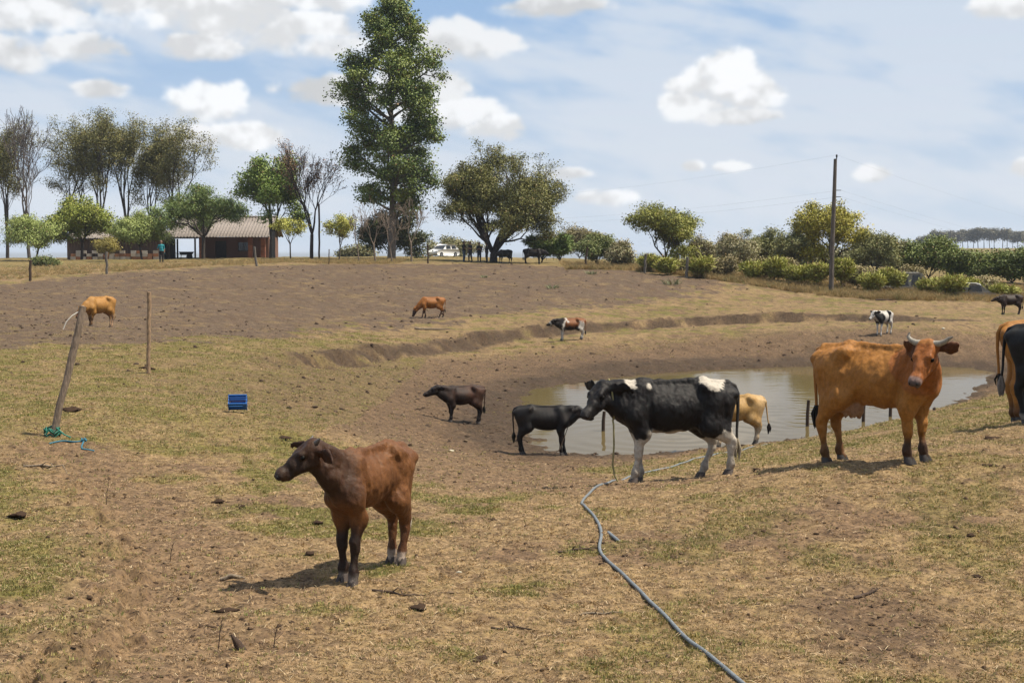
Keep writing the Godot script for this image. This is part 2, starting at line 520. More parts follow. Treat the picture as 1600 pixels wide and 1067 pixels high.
# ---------------------------------------------------------------- sky
var blobs := []
var n_sky := FastNoiseLite.new()
var n_veil := FastNoiseLite.new()
func make_blobs() -> void:
	# azimuth, elevation, half width, half height in degrees; brightness, softness
	for b in [[-19.5, 9.6, 5.2, 2.4, 0.97], [-15.5, 9.8, 3.0, 1.6, 1.0], [-10.0, 10.2, 6.0, 2.2, 1.0], [-18.8, 9.0, 3.4, 1.9, 0.97], [-16.6, 7.6, 2.2, 0.9, 0.93], [-20.5, 7.4, 3.2, 1.2, 0.9], [-11.5, 9.3, 4.8, 2.0, 1.0], [-8.4, 8.5, 2.6, 1.5, 1.0], [-12.5, 7.9, 2.0, 0.8, 0.95],
			[-12.0, 5.7, 1.7, 1.1, 1.0], [-10.6, 4.5, 1.6, 0.75, 1.0], [-12.4, 4.4, 1.3, 0.6, 0.95], [-16.2, 6.2, 1.5, 0.45, 0.9], [-7.0, 6.3, 2.6, 0.8, 0.86],
			[-2.4, 5.4, 2.2, 0.95, 0.97], [-0.7, 4.9, 1.6, 0.7, 1.0], [-2.2, 8.0, 2.4, 1.2, 0.92], [-3.6, 6.4, 2.4, 1.2, 0.9],
			[8.4, 6.9, 1.45, 1.25, 1.0], [9.3, 6.1, 1.5, 0.95, 1.0], [7.3, 5.7, 1.6, 0.75, 0.97], [8.8, 5.3, 1.9, 0.5, 0.9],
			[3.7, 2.15, 1.3, 0.5, 1.0], [2.2, 3.1, 1.0, 0.35, 0.93], [7.2, 3.4, 0.5, 0.28, 0.97], [8.7, 3.35, 0.75, 0.25, 0.97], [14.2, 3.0, 0.75, 0.45, 0.95], [19.9, 3.1, 0.8, 0.55, 1.0], [20.9, 3.4, 1.0, 0.6, 1.0],
			[19.2, 9.1, 1.6, 0.7, 0.97], [14.2, 10.2, 2.6, 0.5, 0.93], [8.4, 6.4, 2.1, 1.25, 1.0], [1.6, 9.6, 2.6, 0.6, 0.88]]:
		blobs.append(b)
	var rng := RandomNumberGenerator.new()
	rng.seed = 77
	for k in 190:
		var az := rng.randf_range(-180, 180)
		var el := pow(rng.randf(), 1.5) * 75.0 + 2.0
		if absf(az) < 25.0 and el < 14.0: continue
		var w := rng.randf_range(1.0, 5.0) * (0.5 + el / 14.0)
		for q in 3:
			blobs.append([az + rng.randf_range(-1, 1) * w, el + rng.randf_range(-0.2, 0.4) * w, w * rng.randf_range(0.5, 1.0), w * rng.randf_range(0.25, 0.5), rng.randf_range(0.9, 1.0)])
	n_sky.seed = 12; n_sky.frequency = 1.0; n_sky.fractal_octaves = 6; n_sky.fractal_gain = 0.55
	n_veil.seed = 40; n_veil.frequency = 1.0; n_veil.fractal_octaves = 5; n_veil.fractal_gain = 0.55

func sky_color(az: float, el: float, near: Array) -> Color:
	var dir := Vector3(sin(deg_to_rad(az)) * cos(deg_to_rad(el)), sin(deg_to_rad(el)), -cos(deg_to_rad(az)) * cos(deg_to_rad(el)))
	var t := clampf(el / 90.0, 0.0, 1.0)
	var c := Color(0.80, 0.85, 0.905).lerp(Color(0.60, 0.725, 0.875), smoothstep(0.0, 0.13, t)).lerp(Color(0.30, 0.47, 0.74), smoothstep(0.1, 0.9, t))
	if el < 0.0: return Color(0.80, 0.85, 0.905).lerp(Color(0.55, 0.53, 0.48), smoothstep(0.0, 12.0, -el))
	var veil := n_veil.get_noise_3d(dir.x * 4.0, dir.y * 16.0 + dir.x * 2.5, dir.z * 4.0) + 0.55 * n_veil.get_noise_3d(dir.x * 11.0 + 5.0, dir.y * 42.0 + dir.x * 9.0, dir.z * 11.0)
	var thin := smoothstep(-0.3, 0.5, veil + 0.08 + 0.30 * smoothstep(-12.0, 10.0, az) * (1.0 - smoothstep(35.0, 60.0, az))) * 0.72
	c = c.lerp(Color(0.875, 0.895, 0.925), thin)
	var f := -9.0
	var top := 0.0
	var br := 0.95
	for b in near:
		var da: float = (az - b[0]) / b[2]
		var de: float = (el - b[1]) / b[3]
		if de < 0.0: de *= 1.55
		var q: float = 1.0 - da * da - de * de
		if q > f:
			f = q; top = de; br = b[4]
	if f > -2.2:
		var s := 22.0 if el < 15.0 else 9.0
		var n := n_sky.get_noise_3d(dir.x * s, dir.y * s * 1.25, dir.z * s)
		var n2 := n_sky.get_noise_3d(dir.x * s * 0.9 + 0.22, dir.y * s * 1.2 + 0.3, dir.z * s * 0.9)
		var d := f * 0.9 + n * 1.12 + 0.14
		var a := smoothstep(0.0, 0.5 if top > 0.0 else 0.9, d)
		var light := clampf(0.94 + 0.08 * top + (n - n2) * 0.28 - 0.03 * smoothstep(0.3, 1.0, d), 0.88, 1.0) * lerpf(br, 1.0, 0.5)
		c = c.lerp(Color(light * 0.988, light * 0.993, light), a * 0.96)
	return c

func build_sky() -> PanoramaSkyMaterial:
	make_blobs()
	var W := 4096
	var H := 2048
	var cw := 512
	var ch := 256
	var im := Image.create(cw, ch, false, Image.FORMAT_RGB8)
	for y in ch:
		var el := 90.0 - (y + 0.5) * 180.0 / ch
		var row := []
		for b in blobs:
			if absf(el - b[1]) < b[3] * 2.0 + 1.0: row.append(b)
		for x in cw:
			var az := (x + 0.5) * 360.0 / cw - 180.0
			var near := []
			if el > 0.0:
				for b in row:
					if absf(az - b[0]) < b[2] * 2.0 + 1.0: near.append(b)
			im.set_pixel(x, y, sky_color(az, el, near))
	im.resize(W, H, Image.INTERPOLATE_CUBIC)
	# the part of the sky over the paddock at full sharpness
	for y in range(int(H * (90.0 - 16.0) / 180.0), int(H * 90.5 / 180.0)):
		var el := 90.0 - (y + 0.5) * 180.0 / H
		var row := []
		for b in blobs:
			if absf(el - b[1]) < b[3] * 2.0: row.append(b)
		for xx in range(int(-W / 12.0), int(W / 12.0)):
			var x := xx + W / 2
			var az := (xx + 0.5) * 360.0 / W
			var near := []
			for b in row:
				if absf(az - b[0]) < b[2] * 1.8: near.append(b)
			im.set_pixel(x, y, sky_color(az, el, near))
	var m := PanoramaSkyMaterial.new()
	m.panorama = ImageTexture.create_from_image(im)
	return m

# ---------------------------------------------------------------- bodies: a smooth field of tapered bones, meshed as surface nets
class Body:
	var A := PackedVector3Array()
	var B := PackedVector3Array()
	var RA := PackedFloat32Array()
	var RB := PackedFloat32Array()
	var K := PackedFloat32Array()
	var C := PackedVector3Array()
	var R := PackedFloat32Array()
	var n := 0
	# flattened blobs: centre, inverse basis rows scaled by 1/radius, smallest radius
	var E_c := PackedVector3Array()
	var E_b: Array[Basis] = []
	var E_r := PackedFloat32Array()
	var E_big := PackedFloat32Array()
	var E_k := PackedFloat32Array()
	# trunk: sections along x
	var tx0 := 0.0
	var tdx := 0.0
	var tt := PackedFloat32Array()   # cy, hh, hw per sample
	var tn := 0
	var ribs := 0.0
	var hollow := 0.0
	var lumps: FastNoiseLite
	var lump_a := 0.0
	var verts := PackedVector3Array()
	var norms := PackedVector3Array()
	var idx := PackedInt32Array()

	var G := PackedInt32Array([0])     # bones in groups, each with a ball round it
	var G_c := PackedVector3Array()
	var G_r := PackedFloat32Array()

	func mark() -> void:
		G.append(n)

	func pack() -> void:
		if G[-1] != n: G.append(n)
		for g in G.size() - 1:
			var c := Vector3.ZERO
			for i in range(G[g], G[g + 1]): c += C[i]
			c /= maxi(G[g + 1] - G[g], 1)
			var r := 0.0
			for i in range(G[g], G[g + 1]): r = maxf(r, c.distance_to(C[i]) + R[i])
			G_c.append(c); G_r.append(r + 0.1)

	func bone(a: Vector3, b: Vector3, ra: float, rb: float, k := 0.05) -> void:
		A.append(a); B.append(b); RA.append(ra); RB.append(rb); K.append(k)
		C.append((a + b) * 0.5)
		R.append(a.distance_to(b) * 0.5 + maxf(ra, rb))
		n += 1

	func chain(pts: Array, rad: Array, k := 0.05) -> void:
		for i in pts.size() - 1: bone(pts[i], pts[i + 1], rad[i], rad[i + 1], k)

	func blob(c: Vector3, basis: Basis, r: Vector3, k := 0.03) -> void:
		E_c.append(c)
		var inv := basis.orthonormalized().transposed()
		E_b.append(Basis.from_scale(Vector3(1.0 / r.x, 1.0 / r.y, 1.0 / r.z)) * inv)
		E_r.append(minf(r.x, minf(r.y, r.z)))
		E_big.append(maxf(r.x, maxf(r.y, r.z)))
		E_k.append(k)

	func trunk(sec: Array) -> void:    # rows of x, top, bottom, half width
		tn = 48
		tx0 = sec[0][0]
		tdx = (sec[-1][0] - tx0) / (tn - 1)
		for i in tn:
			var x := tx0 + tdx * i
			var j := 0
			while j < sec.size() - 2 and x > sec[j + 1][0]: j += 1
			var t: float = clampf((x - sec[j][0]) / (sec[j + 1][0] - sec[j][0]), 0.0, 1.0)
			var p: Array = sec[maxi(j - 1, 0)]
			var q: Array = sec[mini(j + 2, sec.size() - 1)]
			var r := [0.0, 0.0, 0.0]
			for c in 3:
				r[c] = cubic_interpolate(sec[j][c + 1], sec[j + 1][c + 1], p[c + 1], q[c + 1], t)
			tt.append((r[0] + r[1]) * 0.5); tt.append((r[0] - r[1]) * 0.5); tt.append(r[2])

	func eval(p: Vector3) -> float:
		var d := 1e3
		if tn > 0:
			var f := clampf((p.x - tx0) / tdx, 0.0, tn - 1.001)
			var i := int(f)
			var t := f - i
			i *= 3
			var cy := tt[i] + (tt[i + 3] - tt[i]) * t
			var hh := tt[i + 1] + (tt[i + 4] - tt[i + 1]) * t
			var hw := tt[i + 2] + (tt[i + 5] - tt[i + 2]) * t
			var y := (p.y - cy) / hh
			var w := hw * (1.0 - 0.40 * y * y) if y > 0.0 else hw * (1.0 - 0.10 * y * y)
			var z := p.z / w
			var m := minf(hh, hw)
			d = (sqrt(z * z + y * y) - 1.0) * m
			var over := maxf(tx0 - p.x, p.x - (tx0 + tdx * (tn - 1)))
			if over > 0.0: d = sqrt(maxf(d, 0.0) * maxf(d, 0.0) + over * over) if d > 0.0 else over
			elif ribs > 0.0 and absf(d) < 0.1 and p.x > -0.2 and p.x < 0.3:
				d += ribs * sin((p.x + p.y * 0.28) * 74.0) * smoothstep(-0.2, -0.08, p.x) * (1.0 - smoothstep(0.18, 0.3, p.x)) * (1.0 - y * y) * smoothstep(0.1, 0.9, absf(z))
		if tn > 0 and d < 0.12 and hollow > 0.0:
			var fl := Vector3((p.x + 0.22) / 0.07, (p.y - 0.86) / 0.09, (absf(p.z) - 0.19) / 0.11)
			d += hollow * exp(-fl.length_squared())
			var gr := Vector3((p.x - 0.27 - (p.y - 0.7) * 0.1) / 0.03, (p.y - 0.68) / 0.2, (absf(p.z) - 0.17) / 0.1)
			d += hollow * 0.7 * exp(-gr.length_squared())
		for g in G_r.size():
			var far := d + G_r[g]
			if far < 0.0 or p.distance_squared_to(G_c[g]) > far * far: continue
			for i in range(G[g], G[g + 1]):
				var k := K[i]
				var c := p - C[i]
				var lim := d + k + R[i]
				if lim < 0.0 or c.length_squared() > lim * lim: continue
				var a := A[i]
				var ab := B[i] - a
				var ap := p - a
				var h := clampf(ap.dot(ab) / maxf(ab.length_squared(), 1e-9), 0.0, 1.0)
				var e := (ap - ab * h).length() - RA[i] - (RB[i] - RA[i]) * h
				var q := maxf(k - absf(d - e), 0.0) / k
				d = minf(d, e) - q * q * k * 0.25
		for i in E_c.size():
			var c := p - E_c[i]
			var k := E_k[i]
			var lim := d + k + E_big[i]
			if lim < 0.0 or c.length_squared() > lim * lim: continue
			var l := (E_b[i] * c).length()
			var e := (l - 1.0) * E_r[i] * (1.0 if l < 1.5 else 1.3)
			var q := maxf(k - absf(d - e), 0.0) / k
			d = minf(d, e) - q * q * k * 0.25
		if lump_a > 0.0 and absf(d) < 0.05:
			d += lump_a * (lumps.get_noise_3d(p.x * 8.0, p.y * 5.0, p.z * 8.0) + 0.35 * lumps.get_noise_3d(p.x * 26.0 + 9.0, p.y * 15.0, p.z * 26.0))
		return d

	func mesh_from(seed_: Vector3, cell: float) -> void:
		if G_r.is_empty(): pack()
		var val := {}
		var vid := {}
		var c := Vector3i((seed_ / cell).floor())
		# walk up from a point inside until the surface is crossed
		while eval(Vector3(c) * cell) < 0.0: c.y += 1
		c.y -= 1
		var queue: Array[Vector3i] = [c]
		var seen := {c: true}
		var cells: Array[Vector3i] = []
		var head := 0
		var vals := PackedFloat32Array()
		vals.resize(8)
		var base := verts.size()
		while head < queue.size():
			var q := queue[head]
			head += 1
			var neg := 0
			for i in 8:
				var g := Vector3i(q.x + (i & 1), q.y + ((i >> 1) & 1), q.z + (i >> 2))
				var v = val.get(g)
				if v == null:
					v = eval(Vector3(g) * cell)
					val[g] = v
				vals[i] = v
				if v < 0.0: neg += 1
			if neg == 0 or neg == 8: continue
			var sum := Vector3.ZERO
			var cnt := 0
			for i in 8:
				for ax in 3:
					var bit := 1 << ax
					if i & bit: continue
					var a := vals[i]
					var b := vals[i | bit]
					if (a < 0.0) != (b < 0.0):
						var p := Vector3(i & 1, (i >> 1) & 1, i >> 2)
						p[ax] += a / (a - b)
						sum += p
						cnt += 1
			vid[q] = verts.size()
			cells.append(q)
			verts.append((Vector3(q) + sum / cnt) * cell)
			for o in [Vector3i(1, 0, 0), Vector3i(-1, 0, 0), Vector3i(0, 1, 0), Vector3i(0, -1, 0), Vector3i(0, 0, 1), Vector3i(0, 0, -1)]:
				var m: Vector3i = q + o
				if not seen.has(m):
					seen[m] = true
					queue.append(m)
		var off := [[Vector3i(0, -1, 0), Vector3i(0, -1, -1), Vector3i(0, 0, -1)], [Vector3i(0, 0, -1), Vector3i(-1, 0, -1), Vector3i(-1, 0, 0)], [Vector3i(-1, 0, 0), Vector3i(-1, -1, 0), Vector3i(0, -1, 0)]]
		for q in cells:
			var a: float = val[q]
			for ax in 3:
				var g := q
				g[ax] += 1
				var b: float = val[g]
				if (a < 0.0) == (b < 0.0): continue
				var i0: int = vid[q]
				var i1: int = vid.get(q + off[ax][0], -1)
				var i2: int = vid.get(q + off[ax][1], -1)
				var i3: int = vid.get(q + off[ax][2], -1)
				if i1 < 0 or i2 < 0 or i3 < 0: continue
				if a < 0.0:
					idx.append_array([i0, i2, i1, i0, i3, i2])
				else:
					idx.append_array([i0, i1, i2, i0, i2, i3])
		# put each vertex on the surface and take the normal there
		var e := cell * 0.35
		for i in range(base, verts.size()):
			var p := verts[i]
			var d1 := eval(p + Vector3(e, -e, -e))
			var d2 := eval(p + Vector3(-e, -e, e))
			var d3 := eval(p + Vector3(-e, e, -e))
			var d4 := eval(p + Vector3(e, e, e))
			var g := Vector3(d1 - d2 - d3 + d4, -d1 - d2 + d3 + d4, -d1 + d2 - d3 + d4) / (4.0 * e)
			var l := g.length()
			if l > 0.2:
				var move := clampf((d1 + d2 + d3 + d4) * 0.25 / l, -cell * 0.5, cell * 0.5)
				verts[i] = p - g / l * move
			norms.append(g / maxf(l, 1e-6))

func tube(pts: Array, rad: Array, sides := 6, v := PackedVector3Array(), nr := PackedVector3Array(), ix := PackedInt32Array()) -> Array:
	var b0 := v.size()
	var n := pts.size()
	var up := Vector3(0.31, 0.2, 0.93)
	for i in n:
		var t: Vector3 = (pts[mini(i + 1, n - 1)] - pts[maxi(i - 1, 0)]).normalized()
		var s := t.cross(up)
		if s.length() < 0.1: s = t.cross(Vector3(1, 0.1, 0))
		s = s.normalized()
		up = s.cross(t)
		for k in sides:
			var a := TAU * k / sides
			var d := s * cos(a) + up * sin(a)
			v.append(pts[i] + d * rad[i])
			nr.append(d)
	for i in n - 1:
		for k in sides:
			var a := b0 + i * sides + k
			var b := b0 + i * sides + (k + 1) % sides
			ix.append_array([a, b, a + sides, b, b + sides, a + sides])
	for e in 2:
		var c := v.size()
		var i := 0 if e == 0 else n - 1
		var t: Vector3 = ((pts[0] - pts[1]) if e == 0 else (pts[n - 1] - pts[n - 2])).normalized()
		v.append(pts[i] + t * rad[i] * 0.3)
		nr.append(t)
		for k in sides:
			var a := b0 + i * sides + k
			var b := b0 + i * sides + (k + 1) % sides
			ix.append_array([a, c, b] if e == 0 else [a, b, c])
	return [v, nr, ix]

func tube_mesh(pts: Array, rad: Array, sides := 6) -> ArrayMesh:
	var t := tube(pts, rad, sides)
	return arrays_mesh(t[0], t[2], t[1])

func hoof_mesh(s: float) -> ArrayMesh:
	var v := PackedVector3Array()
	var nr := PackedVector3Array()
	var ix := PackedInt32Array()
	for side in [-1.0, 1.0]:
		var z: float = side * 0.0225 * s
		# a claw: flat sole, sloping front, rounded heel
		var rows := [[0.0, 1.0], [0.45, 0.92], [1.0, 0.72]]
		var b0 := v.size()
		for r in rows:
			for k in 10:
				var a := TAU * k / 10.0
				var fx := cos(a)
				var x: float = fx * 0.052 * s * r[1] * (1.15 if fx > 0.0 else 0.8) + (0.016 - r[0] * 0.022) * s
				var w := 0.0215 * s * (1.0 - 0.35 * maxf(fx, 0.0) * maxf(fx, 0.0))
				v.append(Vector3(x, r[0] * 0.062 * s, z + sin(a) * w * r[1]))
				nr.append(Vector3(cos(a), 0.35, sin(a)).normalized())
		for r in 2:
			for k in 10:
				var a := b0 + r * 10 + k
				var b := b0 + r * 10 + (k + 1) % 10
				ix.append_array([a, b, a + 10, b, b + 10, a + 10])
		var c := v.size()
		v.append(Vector3(0, 0.066 * s, z)); nr.append(Vector3.UP)
		for k in 10: ix.append_array([b0 + 20 + k, b0 + 20 + (k + 1) % 10, c])
	return arrays_mesh(v, ix, nr)

# ---------------------------------------------------------------- cattle
func mix3(a: Color, b: Color, t: float) -> Color:
	return a.lerp(b, clampf(t, 0.0, 1.0))

func coat(kind: String, p: Vector3, nz: Vector2, q: Vector3) -> Color:
	# p in units of withers height, nz two noises, q = (along head 0..1 or -1 off the head, 0, 0)
	var leg := 1.0 - smoothstep(0.30, 0.46, p.y + nz.x * 0.05)
	var on_head := q.x > -0.5
	match kind:
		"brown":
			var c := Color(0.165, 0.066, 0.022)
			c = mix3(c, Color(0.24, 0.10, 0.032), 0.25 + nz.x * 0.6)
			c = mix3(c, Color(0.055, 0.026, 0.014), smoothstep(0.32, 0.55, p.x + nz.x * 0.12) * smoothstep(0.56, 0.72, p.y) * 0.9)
			if on_head: c = mix3(c, Color(0.035, 0.02, 0.013), smoothstep(0.05, 0.45, q.x) * 0.85)
			if on_head and q.x > 0.82: c = mix3(c, Color(0.095, 0.056, 0.036), smoothstep(0.82, 0.9, q.x) * (1.0 - smoothstep(0.93, 1.0, q.x)))
			if p.x > 0.1: c = mix3(c, Color(0.025, 0.015, 0.011), (1.0 - smoothstep(0.34, 0.5, p.y + nz.x * 0.06)) * 0.95)
			else: c = mix3(c, Color(0.11, 0.045, 0.02), leg * 0.7)
			if p.y < 0.115: c = mix3(c, Color(0.5, 0.4, 0.32) if p.x < 0.1 else Color(0.2, 0.17, 0.15), smoothstep(0.12, 0.09, p.y + nz.y * 0.01) * 0.9)
			return c
		"orange":
			var c := Color(0.40, 0.165, 0.033)
			c = mix3(c, Color(0.47, 0.215, 0.05), 0.4 + nz.x * 0.25)
			c = mix3(c, Color(0.3, 0.1, 0.022), smoothstep(0.5, 0.6, p.x) * 0.5)
			c = mix3(c, Color(0.05, 0.028, 0.02), (1.0 - smoothstep(0.12, 0.30, p.y + nz.x * 0.04)) * (0.95 if p.x > 0.0 else 0.75))
			if on_head:
				c = mix3(c, Color(0.33, 0.1, 0.022), 0.7)
				c = mix3(c, Color(0.36, 0.24, 0.2), smoothstep(0.86, 0.93, q.x))
			return c
		"holstein":
			var black := Color(0.012, 0.0105, 0.0105)
			var white := Color(0.62, 0.56, 0.47)
			var c := black
			var w := 0.0
			# white legs, belly, spots on the back
			if p.x > 0.1: w = smoothstep(0.445, 0.43, p.y + nz.x * 0.09 + nz.y * 0.03)
			elif p.x < -0.3: w = smoothstep(0.49, 0.475, p.y + (p.x + 0.48) * 0.65 + nz.x * 0.1 + nz.y * 0.03)
			if p.x < -0.36 and p.y < 0.5 and p.y > 0.3 and p.z < -0.05 and p.x > -0.5 : w = maxf(w, 0.0)
			w = maxf(w, smoothstep(0.525, 0.49, p.y - p.x * 0.08 + nz.x * 0.05) * smoothstep(0.26, 0.18, absf(p.x - 0.10)) )
			w = maxf(w, smoothstep(0.14, 0.128, Vector2(p.x + 0.40 + nz.x * 0.07 + nz.y * 0.03, (p.y - 1.0) * 1.4 + nz.y * 0.03).length()))
			w = maxf(w, smoothstep(0.07, 0.06, Vector2(p.x - 0.49 + nz.x * 0.05 + nz.y * 0.02, p.y - 0.99 + nz.y * 0.02).length()))
			w = maxf(w, smoothstep(0.035, 0.02, Vector2(p.x - 0.30, p.y - 0.95).length()))
			if on_head: w = 0.0
			c = mix3(black, white, w)
			if w > 0.5: c = mix3(c, Color(0.34, 0.28, 0.22), (1.0 - smoothstep(0.05, 0.3, p.y)) * 0.5 + maxf(nz.x, 0.0) * 0.4)
			elif on_head and q.x > 0.85: c = mix3(c, Color(0.05, 0.045, 0.042), 0.8)
			return c
		"black":
			return Color(0.012, 0.011, 0.0115).lerp(Color(0.028, 0.02, 0.016), clampf(nz.x + 0.3, 0.0, 1.0))
		"black_edge":
			var c := Color(0.011, 0.0105, 0.011)
			return mix3(c, Color(0.6, 0.56, 0.5), smoothstep(0.06, 0.04, Vector2(p.x + 0.36 + nz.x * 0.03, p.y - 0.40).length() * 0.8) + smoothstep(0.13, 0.1, p.y) * 0.5)
		"dark":
			var c := Color(0.032, 0.018, 0.013).lerp(Color(0.075, 0.034, 0.02), clampf(nz.x + smoothstep(0.2, -0.1, p.x) * 0.8, 0.0, 1.0))
			return mix3(c, Color(0.014, 0.01, 0.009), maxf(leg, 1.0 if on_head else 0.0) * 0.8)
		"tan":
			var c := Color(0.5, 0.3, 0.105).lerp(Color(0.6, 0.4, 0.19), clampf(nz.x + smoothstep(-0.3, -0.6, p.x), 0.0, 1.0))
			return mix3(c, Color(0.62, 0.5, 0.36), leg * 0.8)
		"ginger":
			var c := Color(0.42, 0.2, 0.045)
			c = mix3(c, Color(0.5, 0.27, 0.08), 0.3 + nz.x * 0.5)
			if on_head: c = mix3(c, Color(0.16, 0.06, 0.02), smoothstep(0.2, 0.7, q.x))
			return mix3(c, Color(0.09, 0.045, 0.025) if p.x > 0.0 else Color(0.45, 0.3, 0.2), leg * 0.8)
		"grazer":
			var c := Color(0.33, 0.125, 0.028)
			if on_head: c = mix3(c, Color(0.03, 0.018, 0.012), smoothstep(0.15, 0.5, q.x))
			return mix3(c, Color(0.06, 0.03, 0.02), leg * 0.9)
		"pied":   # brown, dark and white
			var c := Color(0.24, 0.085, 0.025)
			c = mix3(c, Color(0.022, 0.015, 0.012), maxf(smoothstep(0.22, 0.36, p.x + nz.x * 0.1), smoothstep(0.72, 0.55, p.y + nz.x * 0.12)) )
			var w := smoothstep(0.06, 0.02, absf(p.x - 0.32 + (p.y - 0.75) * 0.35 + nz.x * 0.1))
			w = maxf(w, smoothstep(0.16, 0.1, absf(p.x + 0.46 + nz.x * 0.08)) * smoothstep(0.9, 0.8, p.y + nz.y * 0.1))
			w = maxf(w, smoothstep(0.06, 0.04, Vector2(p.x - 0.16, p.y - 0.85).length()))
			w = maxf(w, smoothstep(0.46, 0.4, p.y + nz.x * 0.06))
			if on_head: w = smoothstep(0.15, 0.05, absf(q.x - 0.55)) * 0.6
			return mix3(c, Color(0.6, 0.56, 0.5), w)
		"white_calf":
			var black := 0.0
			black = maxf(black, smoothstep(0.03, -0.03, Vector2((p.x - 0.44) * 0.9, p.y - 0.68).length() - 0.24 + nz.x * 0.05))
			black = maxf(black, smoothstep(0.02, -0.02, absf(p.x + 0.24 + (p.y - 0.8) * 0.35 + nz.x * 0.06) - 0.085))
			if on_head: black = smoothstep(0.35, 0.3, q.x) * smoothstep(0.0, 0.05, absf(q.y) - 0.035)
			black *= smoothstep(0.42, 0.5, p.y)
			return mix3(Color(0.66, 0.63, 0.58), Color(0.013, 0.012, 0.012), black)
		"umber":
			return Color(0.045, 0.023, 0.014).lerp(Color(0.02, 0.013, 0.01), clampf(nz.x + 0.4, 0.0, 1.0))
	return Color(0.3, 0.2, 0.1)

func mirror(p: Vector3, s: float) -> Vector3:
	return Vector3(p.x, p.y, p.z * s)

